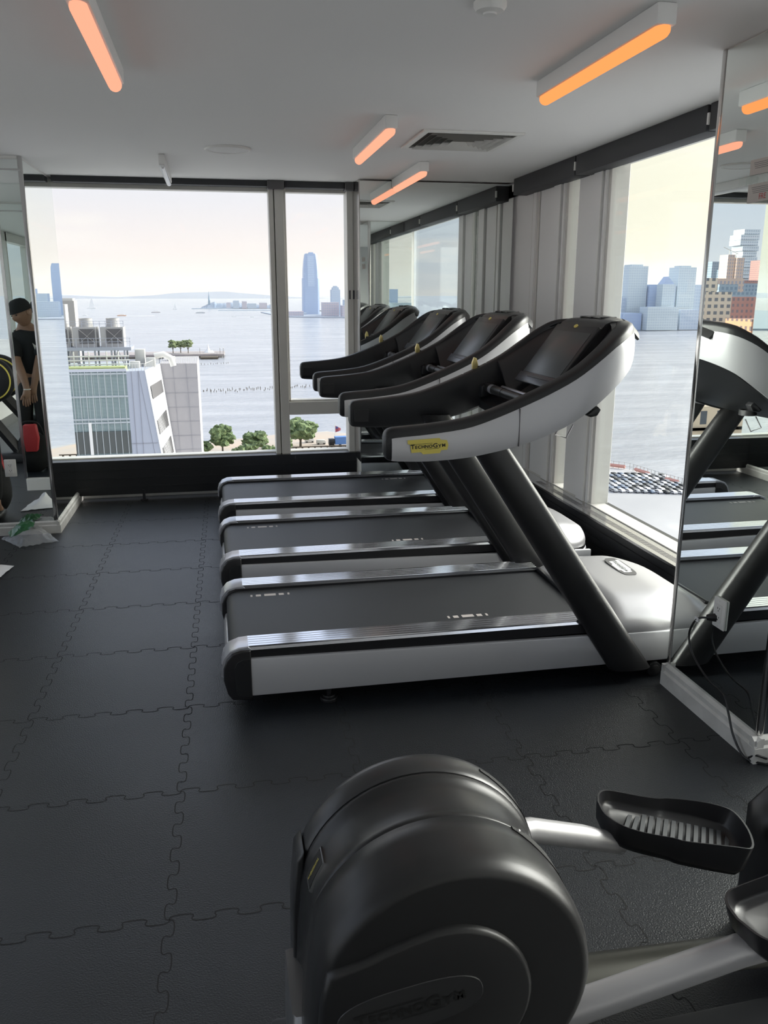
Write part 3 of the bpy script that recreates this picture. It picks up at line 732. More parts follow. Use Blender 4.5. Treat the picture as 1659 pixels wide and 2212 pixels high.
# ------------------------------------------------------------------ elliptical trainer in the foreground
def make_elliptical():
    root = empty('elliptical_trainer', (.42, 1.33, 0)); tag(root, 'black elliptical trainer with a round drum housing in the foreground', 'elliptical trainer')
    off = -root.location
    CX, CZ, R0 = .355, .470, .252
    def outline(k, low=.13):
        """closed XZ loop of the drum: circle, sloping left end and flat bottom; k scales about the centre"""
        pts = []
        for i in range(0, 45):
            a = R(-62 + (159 + 62) * i / 44); pts.append((CX + R0 * k * math.cos(a), CZ + R0 * k * math.sin(a)))
        e = (1 - k) * R0
        pts += [(.108 + e, .50), (.100 + e, .42), (.094 + e, .30), (.092 + e, low + e), (.30, low + e)]
        return pts
    def shell(nm, m, secs, low=.13, sm=40):
        q = MB(); q.loft([[(x, y, z) for x, z in outline(k, low)] for y, k in secs]); return q.build(nm, m, root, smooth=sm, loc=off)
    shell('far_shell', M['charcoal2'], [(1.508, .90), (1.505, .965), (1.498, .992), (1.485, 1.0), (1.44, 1.0), (1.434, .985)])
    shell('centre_cover', M['charcoal'], [(1.434, .965), (1.429, .985), (1.420, .985), (1.414, .972), (1.404, .955), (1.390, .946), (1.34, .952), (1.315, .962), (1.302, .977), (1.292, .990), (1.287, .985), (1.284, .96)], sm=60)
    shell('seam_ring', M['ink'], [(1.4395, .978), (1.4325, .978)]); shell('seam_ring', M['ink'], [(1.2865, .978), (1.2825, .978)])
    ns = shell('near_shell', M['charcoal'], [(1.284, .985), (1.280, 1.0), (1.24, 1.002), (1.19, 1.000), (1.165, .990), (1.148, .968), (1.140, .935), (1.138, .90)], sm=50)
    # raised lower cover on the near face, with its curling upper edge
    def lower(e):
        pts = []
        rr = .152 - e
        for i in range(0, 25):
            a = R(-75 + (100 + 75) * i / 24); pts.append((.335 + rr * math.cos(a), .462 + rr * math.sin(a)))
        pts += [(.275, .603 - e), (.235, .590 - e), (.19, .573 - e), (.15, .562 - e), (.128 + e, .555 - e), (.116 + e, .50), (.108 + e, .40), (.103 + e, .30), (.102 + e, .15 + e), (.33, .15 + e)]
        return pts
    q = MB(); q.loft([[(x, y, z) for x, z in lower(e)] for y, e in ((1.142, 0), (1.132, .001), (1.127, .005), (1.125, .010))])
    lc = q.build('side_cover', M['charcoal'], root, smooth=50, loc=off)
    mt = Matrix.Translation((.268, 1.1245, .470)) @ Euler((R(90), R(-9), 0)).to_matrix().to_4x4()
    q = MB(); c = [(.128 * math.copysign(abs(math.cos(a)) ** .7, math.cos(a)), .045 * math.copysign(abs(math.sin(a)) ** .8, math.sin(a))) for a in [2 * math.pi * k / 40 for k in range(40)]]
    q.add([mt @ Vector((x, y, 0)) for x, y in c] + [mt @ Vector((x * .99, y * .97, .0012)) for x, y in c], [tuple(range(40, 80))] + [(k, (k + 1) % 40, 40 + (k + 1) % 40, 40 + k) for k in range(40)])
    op = q.build('name_plate', M['charcoal2'], root, smooth=0, loc=off)
    q = MB(); letters(q, mt @ Matrix.Translation((0, .0, .0022)), .195); o = q.build('lettering', M['ink'], op, smooth=0)
    # arched slots where the pedal arms come out
    for nm, y0, y1, m_ in (('arm_slot', 1.246, 1.2815, 0), ('arm_slot', 1.446, 1.478, 0)):
        q = MB(); rings = []
        for i in range(23):
            a = R(57 - 100 * i / 22); e = min(i, 22 - i) / 5; hw = (y1 - y0) / 2 * min(1, .25 + e); yc = (y0 + y1) / 2 + ((y1 - y0) / 2 - hw)
            rr = R0 * 1.004
            rings.append([(CX + (rr + d_) * math.cos(a), y, CZ + (rr + d_) * math.sin(a)) for d_, y in ((-.02, yc - hw), (.0012, yc - hw), (.0012, yc + hw), (-.02, yc + hw))])
        q.loft(rings); q.build(nm, M['ink'], root, smooth=0, loc=off)
    a = R(54); q = MB().blob((CX + R0 * 1.008 * math.cos(a), 1.274, CZ + R0 * 1.008 * math.sin(a)), .0045, amp=0); q.build('screw', M['chrome'], root, loc=off)
    # badge on the centre cover, upper left
    q = MB(); rings = []; lt = MB()
    def surf(a, d_): return (CX + (R0 * .957 + d_) * math.cos(a), CZ + (R0 * .957 + d_) * math.sin(a))
    for i in range(7):
        a = R(147 + 16 * i / 6); rings.append([(surf(a, d_)[0], y, surf(a, d_)[1]) for d_, y in ((-.004, 1.350), (.0025, 1.352), (.0025, 1.400), (-.004, 1.402))])
    bp = q.loft(rings).build('badge_plate', M['chrome'], root, smooth=60, loc=off)
    q = MB(); q.loft([[(surf(a, d_)[0], y, surf(a, d_)[1]) for d_, y in ((.0, 1.354), (.0032, 1.354), (.0032, 1.398), (.0, 1.398))] for a in [R(148 + 14 * i / 6) for i in range(7)]])
    q.build('badge_face', M['ink'], bp, smooth=60)
    a = R(155); px, pz = surf(a, .0036)
    mt = Matrix.Translation((px, 1.376, pz)) @ Matrix(((math.cos(a + math.pi / 2) * -1, 0, math.cos(a)), (0, 1, 0), (math.sin(a + math.pi / 2) * -1, 0, math.sin(a)))).to_4x4()
    # word mark runs along the curve, the letters facing outwards
    zx = Vector((math.cos(a), 0, math.sin(a))); tx = Vector((math.sin(a), 0, -math.cos(a))); yy = zx.cross(tx)
    mt = Matrix((( -tx.x, -yy.x, zx.x, px), (-tx.y, -yy.y, zx.y, 1.376), (-tx.z, -yy.z, zx.z, pz), (0, 0, 0, 1)))
    letters(lt, mt, .050, 0); lt.build('lettering', M['yellow'], bp, smooth=0)
    # side flank and rear support
    q = MB(); q.loft([[(x, y, z) for x, z in ((.106, .555), (.122, .575), (.118, .45), (.10, .12), (.090, .12), (.096, .45))] for y in (1.425, 1.507)]); 
    q.build('rear_flank', M['charcoal2'], root, bevel=.012, seg=3, loc=off)
    q = MB(); q.loft([[(.098, y, z), (.075 - .03 * math.sin(math.pi * min(1, (z - .0) / .42)) * .6, y, z), (.068 - .03 * math.sin(math.pi * min(1, z / .42)) * .6, y + .01, z), (.068 - .03 * math.sin(math.pi * min(1, z / .42)) * .6, y + .17, z), (.098, y + .18, z)] for y, z in ((1.24, .02), (1.24, .12), (1.24, .20), (1.245, .26), (1.26, .30), (1.28, .33))])
    q.v = [(v[0] + .022, v[1], v[2]) for v in q.v]
    q.build('rear_support', mat('satin_steel', (.22, .22, .225), .35, .7), root, smooth=50, loc=off)
    q = MB().box(.04, .40, 1.17, 1.48, .02, .14); q.build('base_foot', M['plastic'], root, bevel=.015, loc=off)
    # central beam to the front of the machine
    q = MB().tube([(.40, 1.425, .13), (.75, 1.44, .14), (1.10, 1.46, .13), (1.55, 1.46, .10)], [.062, .060, .042, .034], 20, oval=(1, .8)); q.build('main_beam', mat('olive_grey_metal', (.085, .085, .075), .38, .5), root, loc=off)
    q = MB().prism([(.60, 1.17), (1.9, 1.17), (1.9, 1.44), (.60, 1.40)], .0, .035, 'z'); q.build('base_plate', M['plastic'], root, bevel=.01, loc=off)
    q = MB().cyl((.52, 1.30, .18), .06, .14, 'y'); q.build('crank_hub', M['plastic'], root, loc=off)
    # pedal arms
    q = MB().tube([(.48, 1.49, .505), (.57, 1.545, .470), (.66, 1.60, .430), (.80, 1.62, .378), (.92, 1.64, .325)], [.022, .024, .026, .026, .022], 20, oval=(1, 1.1)); q.build('pedal_arm', M['silver_lt'], root, loc=off)
    q = MB().tube([(.50, 1.245, .262), (.617, 1.228, .298), (.948, 1.21, .390), (1.10, 1.20, .415)], [.030, .030, .029, .026], 20, oval=(1, 1.1)); q.build('pedal_arm', M['silver_lt'], root, loc=off)
    # foot platforms: deep trays with a ribbed floor
    def pedal(loc, tilt, yaw, roll=0, sc=1., wy=1.):
        out = [(-.205, .02), (-.200, .055), (-.180, .078), (-.14, .084), (-.03, .086), (.01, .094), (.08, .096), (.15, .090), (.195, .070), (.215, .0), (.205, -.070), (.16, -.082), (.03, -.086), (-.01, -.078), (-.10, -.074), (-.15, -.062), (-.19, -.03)]
        pts = catmull([(x, y, 0) for x, y in out + out[:1]], 4)[:-1]
        out = [(p.x, p.y) for p in pts]
        def wall(x): return .050 + .022 * smoothstep(-.1, .2, x)
        mt = Matrix.Translation(loc) @ Euler((R(roll), R(tilt), R(yaw))).to_matrix().to_4x4() @ Matrix.Scale(sc, 4) @ Matrix.Scale(wy, 4, (0, 1, 0))
        rings = [[mt @ Vector((x * s_, y * s_, -.02 if False else z_(x))) for x, y in out] for s_, z_ in ((.80, lambda x: -.030), (.90, lambda x: -.024), (.965, lambda x: -.004), (1.0, lambda x: wall(x) - .004), (.998, lambda x: wall(x)), (.972, lambda x: wall(x)), (.966, lambda x: wall(x) - .004), (.93, lambda x: .022), (.90, lambda x: .012), (.86, lambda x: .010), (.82, lambda x: .004))]
        q = MB(); q.loft(rings); p_ = q.build('foot_platform', M['plastic_s'], root, smooth=60, loc=off)
        q = MB()
        for i in range(15):
            x = -.135 + i * .0215; hw = .060 if 1 < i < 13 else .045
            q.add([mt @ Vector(v) for v in ((x, -hw, .0042), (x + .014, -hw, .0042), (x + .014 + .03, hw, .0042), (x + .03, hw, .0042), (x + .001, -hw, .0095), (x + .013, -hw, .0095), (x + .043, hw, .0095), (x + .031, hw, .0095))],
                  [(0, 1, 5, 4), (1, 2, 6, 5), (2, 3, 7, 6), (3, 0, 4, 7), (4, 5, 6, 7)])
        rb_ = q.build('tread_ribs', M['rib_rubber'], p_, smooth=0)
        return p_
    pedal((1.030, 1.625, .345), 8, -20, 0, .86, 1.14)
    pedal((1.135, 1.195, .452), -10, 2, 0, .95, 1.2)
    # front shroud: only its rear end shows at the right edge
    q = MB(); q.loft([[(x, y, z) for y, z in ((1.62 - w_, .0), (1.62 + w_, .0), (1.62 + w_, h_ - .03), (1.62 + w_ - .03, h_), (1.62 - w_ + .03, h_), (1.62 - w_, h_ - .03))] for x, w_, h_ in ((1.275, .04, .33), (1.30, .075, .385), (1.45, .11, .47), (1.75, .13, .62))])
    q.build('front_shroud', M['charcoal'], root, smooth=40, loc=off)
    return root
EL = make_elliptical()
MB().cyl((1.27, 1.32, .045), .028, .006).build('cap', M['charcoal2'], EL, smooth=0, loc=-EL.location)

# ------------------------------------------------------------------ outlets, cords, litter
def outlet(lab, loc, rz, plugs=False):
    r = empty('wall_outlet', loc, rz); tag(r, lab, 'power outlet')
    # faces local -Y
    MB().box(-.038, .038, -.009, 0, -.060, .060).build('cover_plate', M['outlet'], r, bevel=.004)
    MB().box(-.019, .019, -.0115, -.008, -.036, .036).build('socket_face', M['outlet'], r, bevel=.0015, seg=1)
    for z in (.018, -.018):
        q = MB()
        q.box(-.0075, -.0050, -.0122, -.0112, z - .001, z + .007).box(.0050, .0075, -.0122, -.0112, z, z + .006).cyl((0, -.0117, z - .007), .0024, .001, 'y', 12)
        q.build('socket_slots', M['ink'], r, smooth=0)
    for z in (.05, -.05): MB().cyl((0, -.0092, z), .0028, .0012, 'y', 10).build('screw', M['frame'], r, smooth=0)
    return r
outlet('white double power outlet on the left mirrored pillar, nothing plugged in', (-1.435, 6.05, .478), 0)
ro = outlet('white power outlet on the right mirrored pillar with a black plug', (1.850, 2.70, .452), R(-90))
cd_ = empty('power_cord', (1.82, 2.42, .0)); tag(cd_, 'thin black power cord hanging from the outlet on the right pillar', 'cord')
q = MB().tube([(1.8495, 2.715, .428), (1.825, 2.728, .427), (1.815, 2.735, .424)], [.017, .015, .011], 12); q.build('plug', M['cable'], cd_, loc=-cd_.location)
pts = catmull([(1.82, 2.732, .425), (1.80, 2.765, .410), (1.80, 2.800, .372), (1.80, 2.818, .315), (1.80, 2.78, .250), (1.80, 2.665, .198), (1.80, 2.558, .186), (1.80, 2.515, .13), (1.80, 2.47, .06), (1.81, 2.41, .010), (1.85, 2.365, .006), (1.93, 2.33, .006), (2.1, 2.32, .006)], 8)
MB().tube([tuple(p) for p in pts], .0042, 8).build('cable', M['cable'], cd_, loc=-cd_.location)
MB().box(1.795, 1.803, 2.760, 2.785, .395, .412).build('cable_tag', M['paper'], cd_, smooth=0, loc=-cd_.location)
MB().tube([tuple(p) for p in catmull([(1.82, 2.40, .012), (1.83, 2.375, .035), (1.87, 2.37, .02), (1.88, 2.40, .01), (1.90, 2.345, .012)], 6)], .0042, 8).build('cable_loop', M['cable'], cd_, loc=-cd_.location)
c2 = empty('sill_cable', (2.33, 3.45, .28)); tag(c2, 'black cable arching over the right window sill next to the mirrored pillar', 'cord')
MB().tube([tuple(p) for p in catmull([(2.36, 3.62, .282), (2.34, 3.56, .315), (2.33, 3.46, .325), (2.33, 3.36, .30), (2.33, 3.31, .266)], 6)], .005, 8).build('cable', M['cable'], c2, loc=-c2.location)
q = MB().prism([(2.285, 3.04), (2.41, 3.04), (2.41, 3.42), (2.285, 3.36)], .2795, .300, 'z'); tag(q.build('sill_box', M['white'], bevel=.003), 'white flat box on the right window sill beside the mirrored pillar', 'box')

nt_ = empty('wall_notice', (1.848, 2.745, 2.01)); tag(nt_, 'pale notice cards taped to the right mirrored pillar, small print and red letters', 'notice')
off = -nt_.location
for nm, (ya, yb, za, zb) in (('notice_card', (2.60, 2.80, 2.035, 2.085)), ('notice_card', (2.60, 2.80, 1.945, 2.005))):
    c_ = MB().box(1.8465, 1.8495, ya, yb, za, zb).build(nm, M['notice'], nt_, smooth=0, loc=off)
    q = MB()
    for k in range(4): q.box(1.8460, 1.8466, ya + .02, yb - .02 - .003 * k, zb - .012 - k * .006, zb - .0105 - k * .006)
    q.build('small_print', M['label'], c_, smooth=0)
vs, fs = text_mesh('FRE', .026, 0)
q = MB(); mtx = Matrix.Translation((1.8458, 2.735, 1.953)) @ Euler((R(90), 0, R(-90))).to_matrix().to_4x4(); q.add([mtx @ v_ for v_ in vs], fs); q.build('red_lettering', M['red_bag'], nt_, smooth=0, loc=off)
q = MB(); random.seed(3); g = []
for i in range(9):
    row = []
    for j in range(4): row.append((1.838 + random.uniform(-.006, .004), 2.845 - i * .014, 2.005 + j * .010 + random.uniform(-.003, .003)))
    g.append(row)
q.loft(g, closed=False, caps=False); q.build('clear_tape', M['clear'], nt_, smooth=0, loc=off)

# clear plastic bag with a green header, and a sheet of paper, on the floor by the left pillar
bg_ = empty('plastic_bag', (-1.33, 5.86, 0)); tag(bg_, 'crumpled clear plastic bag with green print on the floor below the left pillar', 'plastic bag')
random.seed(11)
def sheet(poly4, nx, ny, hfun, seed=0):
    A, B, C_, D = [Vector((x, y, 0)) for x, y in poly4]; rows = []
    for i in range(nx + 1):
        u = i / nx; row = []
        for j in range(ny + 1):
            v_ = j / ny; p = (A * (1 - u) + B * u) * (1 - v_) + (D * (1 - u) + C_ * u) * v_
            row.append((p.x, p.y, hfun(u, v_) + .012 * abs(noise.noise(Vector((p.x * 22 + seed, p.y * 22, seed)))) ))
        rows.append(row)
    return rows
film = mat('creased_film', (.50, .52, .55), .08, coat=.8)
bm_ = film.node_tree.nodes['Principled BSDF']; bm_.inputs['Alpha'].default_value = .40
q = MB().loft(sheet([(-1.52, 5.93), (-1.35, 5.69), (-1.12, 5.80), (-1.30, 6.03)], 40, 30, lambda u, v_: .004 + .05 * math.sin(math.pi * u) * math.sin(math.pi * v_) + .06 * v_ * (1 - u) + .016 * abs(noise.noise(Vector((u * 7, v_ * 6, 2)))), 1), closed=False, caps=False)
q.build('bag_film', film, bg_, smooth=20, loc=-bg_.location)
q = MB().loft(sheet([(-1.485, 5.99), (-1.44, 5.86), (-1.29, 5.88), (-1.31, 6.03)], 24, 20, lambda u, v_: .03 + .05 * math.sin(math.pi * u) * math.sin(math.pi * v_) + .06 * v_ + .02 * abs(noise.noise(Vector((u * 6, v_ * 5, 7)))), 1), closed=False, caps=False)
q.build('green_header', M['green'], bg_, smooth=25, loc=-bg_.location)
pp_ = MB().loft(sheet([(-1.56, 5.38), (-1.30, 5.30), (-1.33, 5.08), (-1.52, 5.02)], 10, 8, lambda u, v_: .002 + .07 * math.exp(-((u - .45) / .22) ** 2) * v_ ** 1.5 + .012 * abs(noise.noise(Vector((u * 5, v_ * 5, 1)))), 4), closed=False, caps=False)
tag(pp_.build('paper_sheet', M['paper'], smooth=40), 'white curled sheet of paper on the dark floor left of the pillar', 'paper')
# ------------------------------------------------------------------ person by the left column (shows in the pillar mirror)
def skin(name, pts, edges, m, parent, sub=2, root=0):
    me = bpy.data.meshes.new(name); me.from_pydata([p[:3] for p in pts], edges, [])
    o = bpy.data.objects.new(name, me); COL.objects.link(o); o.parent = parent
    md = o.modifiers.new('s', 'SKIN'); md.use_smooth_shade = True
    for i, v_ in enumerate(me.skin_vertices[0].data):
        r_ = pts[i][3]; v_.radius = (r_, pts[i][4] if len(pts[i]) > 4 else r_); v_.use_root = (i == root)
    sb = o.modifiers.new('u', 'SUBSURF'); sb.levels = sub; sb.render_levels = sub
    me.materials.append(m); return o
pe = empty('person', (-1.725, 5.66, 0)); tag(pe, 'person in dark cap and dark t-shirt bending forward, seen in the left pillar mirror', 'person')
# local frame: +x right, facing -x and down towards the floor on the left
B = [(-.01, 0, .93, .125, .105), (-.01, 0, 1.05, .12, .095), (.00, -.01, 1.18, .135, .10), (-.02, -.02, 1.29, .12, .09), (-.03, -.04, 1.36, .055), (-.035, -.06, 1.42, .06),
     (.10, -.03, 1.27, .055), (.10, -.09, 1.10, .046), (.06, -.18, .93, .038), (.03, -.21, .80, .030), (.02, -.21, .76, .034),
     (-.12, -.06, 1.24, .055), (-.12, -.13, 1.06, .046), (-.05, -.22, .90, .038), (-.02, -.26, .78, .030), (-.03, -.27, .735, .034),
     (.05, 0, .86, .085), (.06, -.06, .50, .062), (.06, .0, .12, .045), (.06, -.12, .05, .040),
     (-.09, 0, .86, .085), (-.11, -.06, .50, .062), (-.11, .02, .12, .045), (-.11, -.12, .05, .040)]
Ed = [(0, 1), (1, 2), (2, 3), (3, 4), (4, 5), (3, 6), (6, 7), (7, 8), (8, 9), (9, 10), (3, 11), (11, 12), (12, 13), (13, 14), (14, 15), (0, 16), (16, 17), (17, 18), (18, 19), (0, 20), (20, 21), (21, 22), (22, 23)]
for hx, hy, hz, first in ((.02, -.21, .76, 10), (-.03, -.27, .735, 15)):
    for k, (dx, ln) in enumerate(((-.024, .070), (-.008, .082), (.008, .078), (.022, .064))):
        i = len(B); B += [(hx + dx, hy - .012, hz - .03, .010), (hx + dx * 1.25, hy - .022, hz - .03 - ln * .5, .0088), (hx + dx * 1.3, hy - .012, hz - .03 - ln, .0075)]; Ed += [(first, i), (i, i + 1), (i + 1, i + 2)]
    i = len(B); B += [(hx - .032, hy - .030, hz - .012, .0105), (hx - .045, hy - .045, hz - .045, .009)]; Ed += [(first, i), (i, i + 1)]
skin('body', B, Ed, M['skin'], pe)
# head: shaped from a dense ball, with brow, nose, mouth and chin
bm = bmesh.new(); bmesh.ops.create_uvsphere(bm, u_segments=32, v_segments=24, radius=1)
hm = MB(); vs = []
for v_ in bm.verts:
    x, y, z = v_.co
    X_, Y_, Z_ = x * .083, y * .098, z * .122     # faces -y
    if z < -.1: k = 1 - .30 * (-z - .1); X_ *= k; Y_ *= (k if y > 0 else 1 - .12 * (-z - .1))
    if y < 0:
        f_ = math.exp(-(x / .22) ** 2)
        Y_ -= .024 * f_ * math.exp(-((z + .18) / .20) ** 2) + .006 * f_ * math.exp(-((z + .45) / .08) ** 2)
        Y_ += .012 * (math.exp(-((abs(x) - .38) / .18) ** 2)) * math.exp(-((z - .03) / .14) ** 2)
        Y_ += .006 * math.exp(-(x / .3) ** 2) * math.exp(-((z + .52) / .05) ** 2)
        Y_ -= .008 * math.exp(-(x / .35) ** 2) * math.exp(-((z + .85) / .15) ** 2)
    vs.append((X_, Y_, Z_))
hm.add(vs, [tuple(v_.index for v_ in f_.verts) for f_ in bm.faces]); bm.free()
for s in (-1, 1): hm.blob((s * .083, .008, -.005), .03, amp=.1, sq=(.35, .7, 1))
hd = hm.build('head', M['skin'], pe, smooth=80); hd.location = (-.035, -.085, 1.47); hd.rotation_euler = (R(18), R(-8), R(-42))
cp = MB().lathe((0, 0, 0), [(.093, .018), (.096, .04), (.092, .075), (.074, .110), (.045, .130), (.001, .137)], n=32); cpo = cp.build('cap', M['shirt'], hd); cpo.scale = (.98, 1.12, 1)
for s in (-1, 1): MB().blob((s * .032, -.088, .006), .009, amp=0, sq=(1.3, .6, .7)).build('eye', M['ink'], hd)
skin('shirt', [(-.01, 0, .86, .150, .128), (-.01, 0, 1.05, .138, .112), (.00, -.01, 1.18, .152, .116), (-.02, -.02, 1.28, .136, .105), (-.03, -.04, 1.335, .075), (.10, -.03, 1.26, .075), (.10, -.085, 1.11, .068), (.095, -.10, 1.06, .066), (-.12, -.06, 1.24, .075), (-.125, -.11, 1.10, .068), (-.12, -.125, 1.05, .066)],
     [(0, 1), (1, 2), (2, 3), (3, 4), (3, 5), (5, 6), (6, 7), (3, 8), (8, 9), (9, 10)], M['shirt'], pe)
skin('trousers', [(-.01, 0, .95, .135, .115), (-.01, 0, .88, .13, .11), (.05, 0, .82, .10), (.06, -.06, .50, .078), (.06, 0, .14, .062), (-.09, 0, .82, .10), (-.11, -.06, .50, .078), (-.11, .02, .14, .062)],
     [(0, 1), (1, 2), (2, 3), (3, 4), (1, 5), (5, 6), (6, 7)], M['shorts'], pe)
for x in (.06, -.11): MB().blob((x, -.07, .045), .13, amp=.05, sq=(.42, 1, .34)).build('shoe', M['plastic_s'], pe)
MB().lathe((-.02, -.26, .785), [(.031, -.005), (.034, 0), (.031, .005)], n=20, ring=True).build('wristband', M['white'], pe)
MB().add([(.04, -.128, 1.20), (.075, -.122, 1.17), (.085, -.12, 1.10), (.065, -.125, 1.11)], [(0, 1, 2, 3)]).build('shirt_print', M['frame'], pe, smooth=0)
gb = empty('gym_bag', (-1.755, 5.44, 0)); tag(gb, 'black gym bag with a red patch standing at the feet of the person', 'bag')
MB().blob((0, 0, .20), .22, seed=4, sub=3, amp=.25, fr=1.2, sq=(.8, .6, .92)).build('bag_body', M['shorts'], gb)
MB().prism([(-.03, .22), (.07, .22), (.09, .34), (.075, .47), (-.035, .47), (-.04, .33)], -.19, -.10).build('red_patch', M['red_bag'], gb, bevel=.01)
MB().tube([tuple(p) for p in catmull([(-.12, -.02, .32), (-.08, -.04, .46), (.06, -.04, .47), (.12, -.02, .32)], 6)], .012, 8).build('strap', M['shorts'], gb)

ex = empty('exercise_machine', (-2.15, 3.1, 0)); tag(ex, 'black exercise machine with yellow-ringed discs, reflected at the left edge', 'exercise machine')
for y, sc, nm in ((-.05, 1, 'disc'), (.30, .95, 'disc')):
    MB().lathe((.0, y, .84), [(.05, -.06), (.17, -.055), (.215, -.03), (.222, 0), (.215, .03), (.17, .055), (.05, .06)], 'y', 40).build(nm, M['plastic'], ex)
    for s in (-1, 1): MB().lathe((.0, y + s * .048, .84), [(.178, -.010), (.190, -.012), (.192, .006), (.180, .010)], 'y', 40, ring=True).build('yellow_ring', M['yellow'], ex)
for a, b in (((.02, .12, .72), (.30, .12, .36)), ((-.25, .12, .70), (.14, .12, .12)), ((.30, .12, .36), (.14, .12, .10))):
    MB().tube([a, b], .045, 4, oval=(1, 1.2)).build('frame_leg', M['charcoal'], ex, smooth=0)
MB().box(-.35, .30, .02, .22, .0, .10).build('base', M['plastic'], ex, bevel=.02)
MB().tube([(-.05, .12, .80), (-.55, .12, .95)], .03, 10).build('handle_post', M['charcoal'], ex)

# ------------------------------------------------------------------ outdoors.  Coordinates estimated from image positions, then enlarged K times about the camera
K = 1.8
def E(x, y, z): return (x * K, y * K, z * K - 1.31)
G = -44.0
class OB(MB):
    """mesh helper that takes outdoor image-derived units, scaled by E"""
    def build(s, name, ms, parent=None, **k):
        s.v = [E(*v) for v in s.v]
        if parent: s.v = [tuple(Vector(v) - parent.location) for v in s.v]
        return MB.build(s, name, ms, parent, **k)
def oempty(name, x, y, z=G): return empty(name, E(x, y, z))
water = bpy.data.materials.new('river_water'); water.use_nodes = True
nt = water.node_tree; b = nt.nodes['Principled BSDF']; b.inputs['Base Color'].default_value = (.40, .43, .50, 1); b.inputs['Roughness'].default_value = .22; b.inputs['IOR'].default_value = 1.33; b.inputs['Specular IOR Level'].default_value = .9
tcn = nt.nodes.new('ShaderNodeTexCoord'); mpn = nt.nodes.new('ShaderNodeMapping'); mpn.inputs['Scale'].default_value = (.10, .22, .1); mpn.inputs['Rotation'].default_value = (0, 0, R(-8))
nt.links.new(tcn.outputs['Object'], mpn.inputs[0])
nn1 = nt.nodes.new('ShaderNodeTexNoise'); nn1.inputs['Scale'].default_value = 1.3; nn1.inputs['Detail'].default_value = 5; nt.links.new(mpn.outputs[0], nn1.inputs['Vector'])
bpn = nt.nodes.new('ShaderNodeBump'); bpn.inputs['Strength'].default_value = .9; bpn.inputs['Distance'].default_value = 1.1; nt.links.new(nn1.outputs['Fac'], bpn.inputs['Height']); nt.links.new(bpn.outputs[0], b.inputs['Normal'])
mp2 = nt.nodes.new('ShaderNodeMapping'); mp2.inputs['Scale'].default_value = (.006, .030, .01); nt.links.new(tcn.outputs['Object'], mp2.inputs[0])
nn2 = nt.nodes.new('ShaderNodeTexNoise'); nn2.inputs['Scale'].default_value = 1.; nn2.inputs['Detail'].default_value = 7; nn2.inputs['Roughness'].default_value = .65; nt.links.new(mp2.outputs[0], nn2.inputs['Vector'])
rr2 = nt.nodes.new('ShaderNodeValToRGB'); rr2.color_ramp.elements[0].position = .38; rr2.color_ramp.elements[1].position = .66; rr2.color_ramp.elements[0].color = (.27, .285, .32, 1); rr2.color_ramp.elements[1].color = (.40, .41, .44, 1)
nt.links.new(nn2.outputs['Fac'], rr2.inputs[0]); nt.links.new(rr2.outputs[0], b.inputs['Base Color'])
q = OB(); q.add([(-30000, -30000, G - .7), (30000, -30000, G - .7), (30000, 30000, G - .7), (-30000, 30000, G - .7)], [(0, 1, 2, 3)]); struct(q.build('river', water, smooth=0))
M['ground'] = mat('pale_asphalt', (.36, .355, .36), .9, var=(.02, (.44, .43, .43)))
M['park'] = mat('tan_paving', (.48, .38, .30), .9, var=(.05, (.40, .36, .33)))
M['foam'] = mat('foam', (.85, .85, .86), .8)
shore = [(-2500, 180), (-700, 240), (-230, 300), (-120, 268), (-60, 262), (-6, 270), (19, 282), (36, 285), (45, 277), (62, 262), (82, 236), (97, 214), (103, 210), (108, 204), (110, 190), (112, 182), (126, 165), (170, 110), (400, -400), (-2500, -3000)]
struct(OB().prism(shore, G - 3, G, 'z').build('ground', M['ground'], smooth=0))
struct(OB().prism([(-20, 235), (-6, 268), (19, 280), (36, 283), (44, 275), (60, 255), (70, 235), (60, 215), (0, 215)], G, G + .12, 'z').build('ground_park', M['park'], smooth=0))

def facade(name, wall, win, sx, sz, **k): return grid_mat(name, wall, win, sx, sz, **k)
HZ = {}
def tower(name, lab, boxes, m, grp=None, cat='building', yaw=0, extra=None):
    """boxes: (x0,x1,y0,y1,z0,z1) in image-derived outdoor units"""
    x = sum(b_[0] + b_[1] for b_ in boxes) / 2 / len(boxes); y = sum(b_[2] + b_[3] for b_ in boxes) / 2 / len(boxes)
    r = oempty(name, x, y); tag(r, lab, cat, grp)
    for i, b_ in enumerate(boxes):
        OB().box(*b_).build('block' if i else 'tower_body', m, r, smooth=0)
    if extra: extra(r)
    return r
blue1 = grid_mat('hazed_blue_glass', (.40, .50, .68), (.36, .46, .66), 5, 7, winrough=.35)  # far facades: pale distance haze is mixed into these four colours
blue2 = grid_mat('hazed_grey_blue', (.50, .57, .66), (.42, .50, .62), 7, 8, winrough=.4)
blue3 = grid_mat('hazed_teal_facade', (.58, .65, .68), (.48, .56, .62), 6, 6, winrough=.4)
rose = grid_mat('hazed_rose_brick', (.56, .48, .52), (.44, .43, .52), 9, 9, winrough=.5)
hill = mat('hazed_hill_woods', (.46, .53, .70), .95, var=(.002, (.50, .57, .72)))  # woods painted pale blue to carry the distance haze

